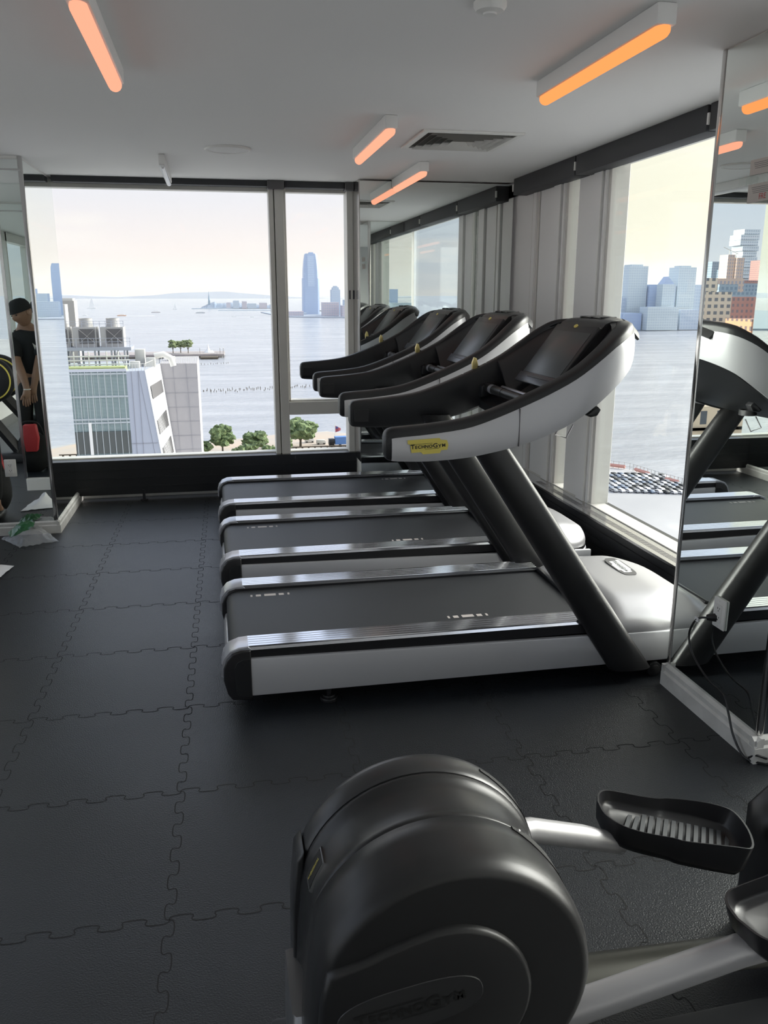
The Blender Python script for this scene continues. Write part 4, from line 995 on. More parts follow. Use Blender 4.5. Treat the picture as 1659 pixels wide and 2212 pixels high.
# far hills beyond the bay
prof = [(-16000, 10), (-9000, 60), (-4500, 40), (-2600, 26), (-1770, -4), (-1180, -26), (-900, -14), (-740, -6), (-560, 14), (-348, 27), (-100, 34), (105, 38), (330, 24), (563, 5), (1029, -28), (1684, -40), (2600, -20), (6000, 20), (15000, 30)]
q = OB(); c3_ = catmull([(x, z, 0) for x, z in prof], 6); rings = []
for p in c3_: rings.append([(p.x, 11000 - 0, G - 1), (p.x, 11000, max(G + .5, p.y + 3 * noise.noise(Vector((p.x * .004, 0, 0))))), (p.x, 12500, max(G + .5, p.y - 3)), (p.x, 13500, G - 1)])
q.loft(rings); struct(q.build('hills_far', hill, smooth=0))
# island with a monument
isl = oempty('island', 40, 3000, G); tag(isl, 'low wooded island with a grey pier, far out in the bay', 'island')
q = OB(); rings = []
for i in range(41):
    x = -62 + 280 * i / 40; h_ = 22 * smoothstep(0, .2, i / 40) * (1 - .55 * smoothstep(.45, 1, i / 40)) * (.75 + .5 * abs(noise.noise(Vector((i * .6, 3, 0))))) if 2 < i < 40 else .5
    rings.append([(x, 2960, G - 1), (x, 2990, G + h_ * .7), (x, 3060, G + h_), (x, 3150, G - 1)])
q.loft(rings); q.build('wooded_bank', mat('hazed_island_woods', (.17, .23, .33), .95, var=(.02, (.22, .27, .36))), isl, smooth=0)  # blue of the distance haze is painted into the woods
q = OB().box(-75, 60, 2930, 2950, G - 1, G + 2.0).box(10, 200, 2600, 2640, G - 1, G + 1.5); q.build('sea_wall', blue2, isl, smooth=0)
for i, (x, w_, h_) in enumerate(((40, 14, 20), (62, 20, 26), (92, 16, 24), (110, 30, 17), (150, 26, 19), (185, 22, 14))):
    OB().box(x, x + w_, 2950, 2970, G, G + h_).build('island_building', [rose, blue2][i % 2], isl, smooth=0)
mo = oempty('monument', -17.3, 3000); tag(mo, 'tiny dark blue monument on a pedestal on the far island', 'monument')
mm = mat('verdigris', (.22, .32, .42), .9)
OB().prism([(-26, G), (-8, G), (-10, G + 9), (-24, G + 9)], 2990, 3010).build('star_base', mm, mo, smooth=0)
OB().prism([(-21.5, G + 9), (-12.5, G + 9), (-14, G + 27), (-20, G + 27)], 2994, 3006).build('pedestal', mm, mo, smooth=0)
OB().lathe((-17.3, 3000, G + 27), [(2.6, 0), (2.4, 8), (1.8, 14), (1.2, 18), (.8, 22), (.4, 30)], n=10).build('column', mm, mo)

# tall tower and its neighbours across the river (left window)
bx = oempty('glass_skyscraper', 223, 2000); tag(bx, 'tall tapered blue glass skyscraper across the river, seen in the narrow window', 'skyscraper')
q = OB(); rg = []
for z, x0, x1, d_ in ((G, 203, 241, 34), (38, 204, 242, 34), (40, 205.5, 241, 32), (58, 206, 240.5, 31), (78, 207.8, 239, 28), (91, 209.8, 237.3, 25), (93, 211, 236, 24)):
    c_ = 4; rg.append([(x0 + c_, 2000, z), (x1 - c_, 2000, z), (x1, 2000 + c_, z), (x1, 2000 + d_, z), (x0, 2000 + d_, z), (x0, 2000 + c_, z)])
q.loft(rg); q.build('tower_body', blue1, bx, smooth=0)
OB().box(214.5, 230, 1999.2, 2001, 20, 88).build('glass_bay', grid_mat('paler_glass', (.50, .60, .76), (.42, .52, .70), 3, 7), bx, smooth=0)
OB().box(219, 229, 2004, 2020, 93, 96).build('roof_crown', blue1, bx, smooth=0)
for i, (x0, x1, y, h_, m_, lab) in enumerate(((257, 275.5, 1900, 12.5, blue2, 'slim stepped tower right of the tall glass skyscraper'), (224, 258, 1800, -14, rose, 'pale rose waterfront block at the foot of the skyscraper, left of the stepped tower'), (260, 296, 1765, -20, rose, 'wide rose waterfront block under the stepped tower'),
      (276, 300, 1840, -9, blue2, 'blue-grey block right of the stepped tower by the window frame'), (238, 262, 1840, -22, blue2, 'low blue-grey block between skyscraper and stepped tower'), (150, 188, 1850, -33, rose, 'low pale building on the shore left of the skyscraper'), (176, 206, 1960, -38, blue2, 'flat dark shed on the shore beside the skyscraper'))):
    r = tower('riverside_building', lab, [(x0, x1, y, y + 30, G, h_)] + ([(259.5, 273, y + 3, y + 27, h_, h_ + 5.0), (262, 270, y + 6, y + 22, h_ + 5, h_ + 8.0)] if i == 0 else []), m_, 'distant riverside buildings')
bx2 = oempty('glass_tower', 343, 2000); tag(bx2, 'blue glass tower mirrored in the side face of the left pillar', 'skyscraper')
q = OB(); rg = []
for z, x0, x1 in ((G, 328, 358), (40, 329, 358), (60, 331, 357), (68, 335, 354)): rg.append([(x0, 2000, z), (x1, 2000, z), (x1, 2030, z), (x0, 2030, z)])
q.loft(rg); q.build('tower_body', blue1, bx2, smooth=0)
for i, (x0, x1, y, z1) in enumerate(((360, 385, 1950, 4), (386, 420, 1960, 14), (322, 372, 1850, -12), (374, 440, 1860, -16))):
    tower('riverside_building', ['low block just beside the glass tower mirrored in the left pillar', 'stepped block farthest from the glass tower mirrored in the left pillar', 'low waterfront block in front of the glass tower mirrored in the left pillar', 'wide low waterfront block mirrored beside the left pillar corner trim'][i], [(x0, x1, y, y + 25, G, z1)], [blue2, blue1, blue2, blue3][i], 'distant riverside buildings')
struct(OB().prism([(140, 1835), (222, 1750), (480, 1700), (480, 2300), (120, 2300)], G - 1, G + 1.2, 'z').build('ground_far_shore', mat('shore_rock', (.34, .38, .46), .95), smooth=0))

# skyline across the river, right window
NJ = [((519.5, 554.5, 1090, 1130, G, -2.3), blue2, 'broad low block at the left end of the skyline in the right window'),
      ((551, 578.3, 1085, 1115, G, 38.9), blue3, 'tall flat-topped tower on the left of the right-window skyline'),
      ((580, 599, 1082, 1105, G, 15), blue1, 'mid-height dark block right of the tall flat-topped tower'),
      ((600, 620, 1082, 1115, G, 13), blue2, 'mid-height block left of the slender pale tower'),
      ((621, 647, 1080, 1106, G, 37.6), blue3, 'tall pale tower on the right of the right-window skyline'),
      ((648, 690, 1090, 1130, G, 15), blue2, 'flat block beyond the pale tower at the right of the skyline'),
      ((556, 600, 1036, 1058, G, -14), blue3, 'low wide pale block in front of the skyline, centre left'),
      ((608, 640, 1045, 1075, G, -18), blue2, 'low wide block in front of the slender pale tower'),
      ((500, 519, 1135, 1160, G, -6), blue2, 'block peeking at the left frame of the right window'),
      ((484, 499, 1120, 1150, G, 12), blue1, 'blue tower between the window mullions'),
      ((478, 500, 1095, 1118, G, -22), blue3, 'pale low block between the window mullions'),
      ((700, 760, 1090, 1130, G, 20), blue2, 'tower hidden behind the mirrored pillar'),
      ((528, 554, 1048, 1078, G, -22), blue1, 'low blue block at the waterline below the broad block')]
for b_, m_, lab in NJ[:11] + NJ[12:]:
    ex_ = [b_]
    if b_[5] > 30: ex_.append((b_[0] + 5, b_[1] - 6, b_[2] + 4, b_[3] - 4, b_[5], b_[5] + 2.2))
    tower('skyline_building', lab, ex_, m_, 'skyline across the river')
r = oempty('skyline_building', 596, 1068); tag(r, 'building with a pointed glass roof in the middle of the skyline', 'building', 'skyline across the river')
OB().box(588, 606, 1060, 1076, G, 15).build('tower_body', blue3, r, smooth=0)
OB().prism([(588, 15), (606, 15), (596, 25)], 1062, 1075).build('pointed_roof', blue1, r, smooth=0)
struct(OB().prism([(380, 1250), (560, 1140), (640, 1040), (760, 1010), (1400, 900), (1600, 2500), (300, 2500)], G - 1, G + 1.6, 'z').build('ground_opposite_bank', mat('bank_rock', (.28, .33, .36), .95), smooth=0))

# trees
def tree(name, lab, x, y, w_, h_, seed, m, grp='park trees by the river', n=30, trunk=.28, flat=.55):
    r = oempty(name, x, y); tag(r, lab, 'tree', grp); random.seed(seed); q = OB()
    for i in range(n):
        a = random.uniform(0, 6.28); rr = (random.random() ** .5) * w_ * .36; t = random.random()
        zc = G + h_ * (trunk + .16 + (1 - trunk - .30) * t); rr *= (1 - .55 * abs(t - .35))
        s_ = w_ * random.uniform(.10, .18); q.blob((x + rr * math.cos(a), y + rr * math.sin(a), zc), s_, seed=seed + i, sub=2, amp=.9, fr=2.6, sq=(1, 1, flat + .25))
    q.build('crown', m, r, smooth=0)
    t_ = OB().tube([(x, y, G), (x + .1, y, G + h_ * .5)], [w_ * .035, w_ * .02], 8)
    for k in range(4):
        a = k * 1.6 + seed; t_.tube([(x, y, G + h_ * .25), (x + math.cos(a) * w_ * .22, y + math.sin(a) * w_ * .22, G + h_ * .6)], w_ * .012, 6)
    t_.build('trunk', M['bark'], r); return r
tree('tree', 'pointed dark green tree in front of the river, beside the stone wall', .3, 245, 8.4, 9.6, 5, M['foliage'], n=44)
tree('tree', 'round tree left of the window mullion, right of the pointed tree', 9.7, 247, 9.4, 6.6, 8, M['foliage'], n=40)
tree('tree', 'low bush-like tree between pointed tree and round tree', 6.2, 236, 6.6, 4.6, 12, M['foliage'], n=26)
tree('tree', 'small tree at the foot of the pale stone wall', -4.2, 243, 4.6, 5.4, 15, M['foliage'], n=22)
tree('tree', 'low tree nearest the window mullion at the sill', 13.2, 236, 6.2, 4.4, 19, M['foliage'], n=26)
tree('tree', 'broad spreading tree under the narrow window sash', 24.0, 255, 12.0, 8.4, 22, M['foliage'], n=50, trunk=.34)
tree('tree', 'small tree cut by the mullion, left of the broad spreading tree', 18.4, 243, 6.0, 5.0, 29, M['foliage'], n=24)
for i, (x, y) in enumerate(((92, 207), (96.5, 209))): pass

# park details behind the sash: flag, sheds, truck, boards
fg = oempty('flagpole', 34.8, 255); tag(fg, 'flagpole with a red and white flag in the riverside park', 'flagpole')
OB().tube([(34.8, 255, G), (34.8, 255, G + 7.2)], .06, 6).build('pole', M['frame'], fg)
q = OB().loft([[(34.9 + i * .28, 255 + .12 * math.sin(i * 1.4), G + 4.3 + .1 * i), (34.9 + i * .28, 255 + .12 * math.sin(i * 1.4), G + 6.4 - .14 * i)] for i in range(7)], closed=False, caps=False)
q.build('flag', mat('flag_red', (.45, .10, .12), .7), fg)
OB().box(35.0, 35.7, 254.9, 254.98, G + 5.5, G + 6.1).build('canton', mat('flag_blue', (.08, .10, .28), .7), fg, smooth=0)
tk = oempty('truck', 38.5, 254); tag(tk, 'blue truck parked on the quay right of the flagpole', 'truck')
OB().box(34.5, 41.5, 252.5, 255, G + .9, G + 3.2).build('cargo_box', mat('blue_tarp', (.10, .22, .50), .6), tk, smooth=0)
OB().box(32.6, 34.3, 252.7, 254.8, G + .6, G + 2.6).build('cab', M['black_panel'], tk, bevel=.2)
for x in (33.4, 36.0, 39.8): OB().cyl((x, 252.6, G + .5), .5, .3, 'y', 14).build('wheel', M['plastic'], tk)
for i, (x, y, c_, lab) in enumerate(((27.6, 262, (.70, .68, .66), 'white van parked by the park trees'), (30.8, 258, (.62, .60, .55), 'pale van left of the flagpole'))):
    r = oempty('van', x, y); tag(r, lab, 'van')
    OB().prism([(x - 1.5, G + .3), (x + 1.5, G + .3), (x + 1.5, G + 1.0), (x + 1.1, G + 1.5), (x - 1.5, G + 1.6)], y, y + 1.1).build('van_body', mat('van_paint_%d' % i, c_, .4), r, bevel=.05)
    for dx in (-.9, .9): OB().cyl((x + dx, y - .02, G + .3), .3, .1, 'y', 12).build('wheel', M['plastic'], r)
q = OB(); 
for i in range(14): q.box(20 + i * 1.9, 20.5 + i * 1.9, 249.4, 249.9, G, G + 1.0)
q.box(20, 46, 249.5, 249.8, G + .9, G + 1.2); tag(q.build('quay_railing', M['bark'], smooth=0), 'long dark timber railing along the quay at the window sill', 'railing')
q = OB().box(20, 50, 240, 248, G + .1, G + .5); tag(q.build('timber_deck', mat('weathered_timber', (.20, .17, .16), .9), smooth=0), 'weathered timber deck beneath the quay railing', 'deck')

# pier out in the river with a clump of trees and a white tent
pm = mat('pier_timber', (.30, .27, .28), .9, var=(.05, (.38, .33, .32)))
pr_ = oempty('pier', -25, 670, G - .7); tag(pr_, 'long low pier in the river with trees and a white tent', 'pier')
OB().prism([(-140, 655), (5.5, 655), (6.5, 690), (-140, 690)], G + .8, G + 2.2, 'z').build('deck', pm, pr_, smooth=0)
q = OB()
for i in range(38): q.box(-60 + i * 1.75, -59.6 + i * 1.75, 654.5, 655.2, G - .8, G + .9)
q.build('pilings', M['bark'], pr_, smooth=0)
q = OB().box(-60, 6, 655, 655.2, G + 3.0, G + 3.2)
for i in range(34): q.box(-60 + i * 2, -59.85 + i * 2, 655, 655.2, G + 2.2, G + 3.2)
q.build('railing', M['frame'], pr_, smooth=0)
q = OB().box(-12, 1, 640, 652, G - .4, G + .8); q.build('float', M['bark'], pr_, smooth=0)
for i, (x, y, w_, lab) in enumerate(((-32.5, 664, 9.5, 'left pale green tree on the pier'), (-27, 668, 10.5, 'middle pale green tree on the pier'), (-21.3, 664, 10, 'right pale green tree on the pier, nearest the tent'))):
    t_ = tree('pier_tree', lab, x, y, w_, 11, 40 + i, M['foliage2'], 'trees on the pier', n=26, trunk=.30, flat=.3); t_.location.z += 2.2 * K
tn = oempty('tent', -5.7, 672, G + 2.2); tag(tn, 'white peaked tent near the end of the pier', 'tent')
q = OB().lathe((-6.4, 672, G + 2.2), [(3.4, 0), (2.2, 1.2), (.9, 3.2), (.1, 6.6)], n=8); q.lathe((-3.6, 672, G + 2.2), [(1.8, 0), (.8, 1.2), (.1, 2.0)], n=8)
q.build('canopy', M['foam'], tn, smooth=0)
for i, x in enumerate((-12.5, 2.5, 5)):
    r = oempty('pier_lamp', x, 660, G + 2.2); tag(r, ['lamp post on the pier just left of the tent', 'lamp post on the pier right of the tent', 'lamp post at the tip of the pier'][i], 'lamp post', 'pier lamp posts')
    OB().tube([(x, 660, G + 2.2), (x, 660, G + 6.2)], .12, 6).build('pole', M['bark'], r); OB().blob((x, 660, G + 6.4), .3, amp=0).build('lamp_head', M['frame'], r)

# old pilings standing in the water
random.seed(5); ppm = OB().cyl((0, 0, 0), .14, 1.5, n=8)
pl0 = None; k = 0
for (xa, ya, xb, yb, n_, sp_) in ((-9.4, 420, 45, 436, 64, 4.0), (-12.2, 590, 9.8, 598, 12, .4), (45, 436, 72, 458, 14, 3)):
    for i in range(n_):
        t = (i + random.uniform(-.4, .4)) / n_; x = xa + (xb - xa) * t; y = ya + (yb - ya) * t + random.gauss(0, 1) * sp_; h_ = random.uniform(.5, 1.3)
        if pl0 is None:
            me = MB().cyl((0, 0, .6), .25, 2.6, n=8); pl0 = me.build('mooring_post', M['bark']); o = pl0
        else: o = pl0.copy(); COL.objects.link(o)
        X, Y, Z = E(x, y, G - .7); o.location = (X, Y, Z); o.scale = (1, 1, h_); o.rotation_euler = (random.uniform(-.1, .1), random.uniform(-.1, .1), 0)
        tag(o, 'old timber post standing in the river among rows of pilings', 'post', 'old pilings in the river')

# boats
def boat(x, y, ln, kind, lab, wake=0, col=(.75, .75, .76)):
    r = oempty('boat', x, y, G - .7); tag(r, lab, 'boat', 'boats on the bay')
    cm = mat('boat_paint_%d' % int(abs(x * 7)), col, .6); z = G - .7
    OB().prism([(x - ln / 2, z), (x + ln / 2 * .9, z), (x + ln / 2, z + ln * .10), (x - ln / 2, z + ln * .09)], y, y + ln * .25).build('hull', cm, r, smooth=0)
    if kind == 'sail': OB().prism([(x - ln * .3, z + ln * .12), (x + ln * .35, z + ln * .12), (x + ln * .05, z + ln * 1.3)], y + ln * .1, y + ln * .13).build('sail', M['foam'], r, smooth=0)
    else: OB().box(x - ln * .36, x + ln * .28, y + .1 * ln, y + ln * .2, z + ln * .09, z + ln * .20).build('cabin', M['cover'] if kind == 'c' else cm, r, smooth=0)
    if wake: OB().add([(x, y - .6, z + .05), (x + wake, y - ln * .3, z + .05), (x + wake, y + ln * .5, z + .05), (x, y + .6, z + .05)], [(0, 1, 2, 3)]).build('wake', M['foam'], r, smooth=0)
boat(-328.7, 2113, 26, 'c', 'grey ferry near the left edge of the bay', col=(.45, .47, .52))
boat(-204.6, 1998, 20, 'c', 'orange ferry trailing a white wake', 70, (.60, .35, .22))
boat(-290, 2040, 12, 'c', 'small boat with a wake between grey and orange ferries', -45)
boat(-152.4, 2346, 24, 'c', 'white and dark ferry in the middle of the bay', col=(.50, .46, .48))
boat(-125.5, 2858, 16, 'sail', 'white sailing boat in the middle of the bay')
boat(-36.1, 2264, 24, 'c', 'dark ferry right of the sailing boat', col=(.40, .42, .46))
boat(39.7, 1867, 10, 'c', 'speedboat with a wake near the wide mullion', 36)
boat(78, 1850, 8, 'c', 'small white speedboat closest to the wide mullion', 14)
boat(-416.2, 3109, 30, 'sail', 'white sail far away above the roof fans')
boat(292, 1944, 7, 'c', 'tiny boat by the window handle', col=(.35, .33, .34))

# ------------------------------------------------------------------ the stepped museum-like block below the left window
wb = oempty('terraced_building', -14, 158); tag(wb, 'grey and white angular building with glass wall, roof fans and terraces below the window', 'building')
zr = -11.05
def quad(*p): return OB().add(p, [(0, 1, 2, 3)])
gm = grid_mat('louvred_glass', (.42, .50, .50), (.17, .24, .25), 1.76, .42, gap=.10, gapz=.45, winrough=.15)
q = OB().box(-40, -15.35, 150, 170, G, zr); q.build('glass_block', gm, wb, smooth=0)
q = OB()
for z in (zr - .35, zr - 4.2, zr - 8.1, zr - 8.7, zr - 14.4, zr - 15.0): q.box(-40, -15.35, 149.8, 150.0, z - .15, z + .15)
for i in range(24): q.box(-40 + i * 1.05, -39.9 + i * 1.05, 149.7, 149.85, G, zr)
q.build('mullions', mat('pale_mullion', (.50, .54, .57), .5), wb, smooth=0)
OB().box(-40, -15.4, 149.78, 149.95, zr - 14.0, zr - 10.2).build('dark_window_band', mat('dark_glass_band', (.10, .11, .11), .1), wb, smooth=0)
OB().box(-22.2, -21.7, 149.6, 149.8, zr - 14.2, zr - 8.6).build('pale_pier', M['cover'], wb, smooth=0)
wpm = mat('shaded_white_panel', (.46, .49, .58), .55); brm = mat('sunlit_white_panel', (.85, .86, .88), .5)  # one white cladding: its shaded face and its lit flank as separate colours
OB().loft([[(-15.35, 149.9, zr), (-12.3, 149.9, zr + .1), (-10.75, 164.9, zr + .1), (-15.35, 170, zr)], [(-15.35, 149.9, G), (-8.2, 149.9, G), (-7.2, 164.9, G), (-15.35, 170, G)]]).build('white_wing', [wpm], wb, smooth=0)
q = OB()
for x in (-14.5, -13.4): q.box(x - .03, x + .03, 149.82, 149.9, G, zr)
q.box(-15.35, -10.9, 149.82, 149.9, zr - 12.5, zr - 12.44)
for dx in (1.0,): q.loft([[(-12.3 - dx - .03, 149.85, zr), (-12.3 - dx + .03, 149.85, zr), (-12.3 - dx + .03, 149.9, zr), (-12.3 - dx - .03, 149.9, zr)], [(-8.2 - dx - .03, 149.85, G), (-8.2 - dx + .03, 149.85, G), (-8.2 - dx + .03, 149.9, G), (-8.2 - dx - .03, 149.9, G)]])
q.build('panel_seams', M['soft_joint'], wb, smooth=0)
# the slanting flank with three grilles, daylight painted in as a brighter white
fa, fb, fc, fd = Vector((-12.3, 149.85, zr + .1)), Vector((-10.72, 164.85, zr + .1)), Vector((-7.15, 164.85, G)), Vector((-8.17, 149.85, G))
OB().add([fa, fb, fc, fd] + [v_ + Vector((.12, -.05, 0)) for v_ in (fa, fb, fc, fd)], [(4, 5, 6, 7), (0, 1, 5, 4), (1, 2, 6, 5), (2, 3, 7, 6), (3, 0, 4, 7)]).build('sunlit_flank', brm, wb, smooth=0)
def fl_pt(u, v_): a = fa.lerp(fb, u); b_ = fd.lerp(fc, u); return a.lerp(b_, v_) + Vector((.16, -.07, 0))
for v0, v1, ver in ((.085, .155, False), (.25, .345, True), (.40, .50, True)):
    q = OB()
    for k in range(10):
        if ver: u0 = .12 + .076 * k; c4 = [fl_pt(u0, v0 + .02 * (1 - u0)), fl_pt(u0 + .038, v0 + .02 * (1 - u0)), fl_pt(u0 + .038, v1), fl_pt(u0, v1)]
        else:
            if k > 7: break
            a = v0 + (v1 - v0) * k / 8; b_ = a + (v1 - v0) * .06 * 1.0 + .0045; c4 = [fl_pt(.12, a), fl_pt(.88, a), fl_pt(.88, b_), fl_pt(.12, b_)]
        q.add([tuple(p) for p in c4] + [tuple(p + Vector((.05, -.02, 0))) for p in c4], [(4, 5, 6, 7), (0, 1, 5, 4), (1, 2, 6, 5), (2, 3, 7, 6), (3, 0, 4, 7)])
    q.build('vent_grille', M['gasket'], wb, smooth=0)
stm = mat('pale_stone', (.35, .335, .355), .8, var=(.08, (.39, .37, .385)))
OB().loft([[(-10.7, 165, zr + .1), (-3.8, 165, zr), (-3.8, 185, zr), (-10.7, 185, zr)], [(-7.1, 165, G), (-3.8, 165, G), (-3.8, 185, G), (-7.1, 185, G)]]).build('stone_wing', stm, wb, smooth=0)
q = OB()
for k in range(1, 12): q.box(-10.6 + .27 * k, -3.8, 164.93, 165, zr - k * 2.75, zr - k * 2.75 + .05)
for x in (-8.3, -5.9): q.loft([[(x - .025, 164.93, zr), (x + .025, 164.93, zr), (x + .025, 165, zr), (x - .025, 165, zr)], [(x + .8 - .025, 164.93, G), (x + .8 + .025, 164.93, G), (x + .8 + .025, 165, G), (x + .8 - .025, 165, G)]])
q.build('stone_joints', M['soft_joint'], wb, smooth=0)
OB().box(-40, -15.5, 150.3, 154, zr, zr + .7).build('planted_roof', mat('sedum', (.30, .36, .14), .95, var=(1., (.38, .40, .20))), wb, smooth=0)
OB().box(-40, -15.3, 149.8, 150.3, zr, zr + .45).build('parapet', mat('lilac_parapet', (.58, .60, .68), .6), wb, smooth=0)
# raised plant deck with its legs, two cooling units, rails
dk = OB().box(-40, -14.8, 156, 162, -7.9, -7.35); dko = dk.build('plant_deck', mat('steel_deck', (.34, .36, .42), .6), wb, smooth=0)
q = OB()
for x in (-38, -35, -32, -29, -26.2, -23.7, -21, -18.2, -16.0): q.box(x - .14, x + .14, 156.2, 156.5, zr, -7.9).box(x - .14, x + .14, 161, 161.3, zr, -7.9)
for x in (-26, -18.3): q.tube([(x, 156.3, zr), (x + 1.2, 156.3, -7.9)], .09, 5); q.tube([(x + 2.4, 156.3, zr), (x + 1.2, 156.3, -7.9)], .09, 5)
q.build('deck_legs', mat('steel_grey', (.36, .37, .41), .6), wb, smooth=0)
q = OB()
for z in (-8.9, -9.6, -10.3): q.tube([(-40, 155.4, z), (-15.2, 155.4, z + .1)], .14, 6)
for x in (-24.5, -22, -19, -17): q.tube([(x, 155.4, zr), (x, 155.4, -8)], .12, 6)
q.build('pipework', M['frame'], wb)
um = mat('galvanised', (.38, .37, .365), .5, .2)
for i, x in enumerate((-22.6, -18.0, -27.2)):
    un = OB().box(x - 1.95, x + 1.95, 157, 161, -7.35, -3.9).build('cooling_unit', um, wb, smooth=0)
    def sub(mb, nm, m_):
        o = mb.build(nm, m_, None, smooth=30); o.parent = un; o.matrix_parent_inverse = Matrix.Translation(-Vector(wb.location)); return o
    sub(OB().box(x - .95, x + 1.75, 156.9, 157.02, -6.7, -4.2), 'intake_grille', M['gasket'])
    q = OB(); q.tube([(x - .95, 156.85, -6.7), (x + 1.75, 156.85, -4.2)], .03, 4).tube([(x - .95, 156.85, -4.2), (x + 1.75, 156.85, -6.7)], .03, 4); sub(q, 'cross_brace', um)
    sub(OB().lathe((x + .1, 159, -3.9), [(1.25, 0), (1.15, .5), (1.15, 1.5), (1.12, 1.5), (1.05, .2)], n=24), 'fan_stack', um)
q = OB()
for z in (-6.4, -5.8): q.box(-40, -14.8, 155.95, 156.02, z, z + .06)
for i in range(26): q.box(-40 + i, -39.93 + i, 155.95, 156.02, -7.4, -5.75)
for z in (-2.9, -3.35): q.box(-30, -15.9, 157.0, 157.06, z, z + .06)
for i in range(15): q.box(-30 + i, -29.93 + i, 157.0, 157.06, -3.9, -2.85)
q.build('guard_rails', mat('rail_steel', (.40, .42, .50), .6), wb, smooth=0)
OB().box(-29.5, -25.6, 158, 161, -7.35, 1.2 - 1.2).build('stair_tower', mat('beige_stack', (.50, .48, .46), .7), wb, smooth=0)
for x0, x1, y, z1 in ((-14.6, -12.9, 160, -8.0), (-12.6, -11.0, 158, -9.4), (-15.2, -13.6, 156, -9.9), (-9.6, -8.2, 172, -10.2)):
    OB().box(x0, x1, y, y + 2, zr, z1).build('roof_unit', M['vent'], wb, bevel=.1)
OB().tube([(-11.2, 160, -9.2), (-9.6, 160, -8.9), (-8.3, 160, -9.6), (-7.9, 160, zr)], .55, 12).build('duct', M['frame'], wb)
q = OB()
for (xa, ya, xb, yb, n_) in ((-12.2, 150, -10.7, 165, 14), (-10.7, 165, -3.8, 165, 16), (-15.3, 150.1, -12.3, 150.1, 6)):
    for i in range(n_ + 1):
        x = xa + (xb - xa) * i / n_; y = ya + (yb - ya) * i / n_; q.box(x - .035, x + .035, y - .035, y + .035, zr, zr + 1.25)
    q.tube([(xa, ya, zr + 1.25), (xb, yb, zr + 1.25)], .05, 4)
q.build('roof_railing', M['frame'], wb, smooth=0)
tc_ = oempty('beige_tower', -27, 190); tag(tc_, 'narrow beige tower just right of the left pillar, behind the roof fans', 'building')
OB().box(-33.5, -28.9, 190, 194, G, .4).build('tower_body', mat('beige_stone', (.42, .395, .37), .8), tc_, smooth=0)
OB().box(-33.5, -29.2, 190.5, 193.5, .4, .9).build('roof_cap', M['vent'], tc_, smooth=0)

# ------------------------------------------------------------------ quay below the right window: parked cars, fence, lamp
def make_car(c_, nm):
    r = empty('parked_car', (0, 0, 0))
    body = MB().prism([(-2.2, .35), (2.2, .35), (2.25, .8), (1.5, .92), (.9, 1.40), (-1.1, 1.42), (-1.8, .98), (-2.25, .9)], -.88, .88).build('car_body', mat('car_paint_' + nm, c_, .3), r, bevel=.06)
    MB().prism([(-1.62, .98), (1.32, .95), (.86, 1.33), (-1.05, 1.35)], -.90, .90).build('car_windows', M['ink'], r, smooth=0)
    for x in (-1.4, 1.4):
        for y in (-.82, .82): MB().cyl((x, y, .33), .33, .2, 'y', 12).build('wheel', M['plastic'], r)
    return r
protos = [make_car((.72, .72, .73), 'white'), make_car((.04, .045, .05), 'black'), make_car((.30, .31, .33), 'grey'), make_car((.16, .20, .27), 'blue')]
nmz = ['white', 'black', 'grey', 'dark blue']; used = [False] * 4; random.seed(21)
for i in range(12):
    for j in range(9):
        if (i == 0 and j > 6) or random.random() < .06: continue
        c_ = random.choice([0, 0, 1, 1, 2, 2, 3]); 
        if used[c_]: o = copy_tree(protos[c_])
        else: o = protos[c_]; used[c_] = True
        x = 91.6 + i * 1.62 + j * .25; y = 180.5 + j * 2.45 - i * .55 + (0)
        o.location = E(x, y, G); o.rotation_euler = (0, 0, R(90 + 8 + random.uniform(-3, 3)))
        tag(o, '%s car in the crowded car park on the quay below the right window' % nmz[c_], 'car', '%s cars in the quay car park' % nmz[c_])
fn = oempty('quay_fence', 104, 204); tag(fn, 'long fence with red and white barriers along the quay edge', 'fence')
pts_ = [(96, 213), (102.5, 209.5), (107.5, 203.6), (109.5, 190), (111.5, 182.2), (124, 166)]
q = OB()
for a, b_ in zip(pts_, pts_[1:]):
    n_ = int(math.dist(a, b_) / 1.6) + 1
    for i in range(n_): x = a[0] + (b_[0] - a[0]) * i / n_; y = a[1] + (b_[1] - a[1]) * i / n_; q.box(x - .06, x + .06, y - .06, y + .06, G, G + 1.9)
    q.tube([(*a, G + 1.8), (*b_, G + 1.8)], .05, 4); q.tube([(*a, G + .8), (*b_, G + .8)], .05, 4)
q.build('fence_rails', M['vent'], fn, smooth=0)
for a, b_ in (((102.8, 208.8), (106.6, 204.5)), ((107.7, 201), (108.6, 195)), ((109.6, 188.5), (110.8, 184.5))):
    OB().tube([(*a, G + .7), (*b_, G + .7)], .45, 4).build('red_barrier', mat('barrier_red', (.62, .30, .24), .7), fn, smooth=0)
lp_ = oempty('quay_lamp', 104, 211); tag(lp_, 'tall thin lamp post standing at the quay edge left of the car park', 'lamp post')
OB().tube([(104.0, 211, G), (104.0, 211, G + 6.2)], .07, 6).build('pole', M['bark'], lp_)
OB().box(103.4, 104.7, 210.9, 211.1, G + 6.1, G + 6.25).build('lamp_head', M['gasket'], lp_, smooth=0)
OB().box(104.05, 104.35, 210.9, 211.1, G + 2.2, G + 2.8).build('sign_box', M['gasket'], lp_, smooth=0)
sd_ = OB().box(89.0, 92.5, 221, 226, G, G + 2.6); tag(sd_.build('site_shed', M['park'], bevel=.1), 'tan shed on the quay between the window mullions', 'shed')

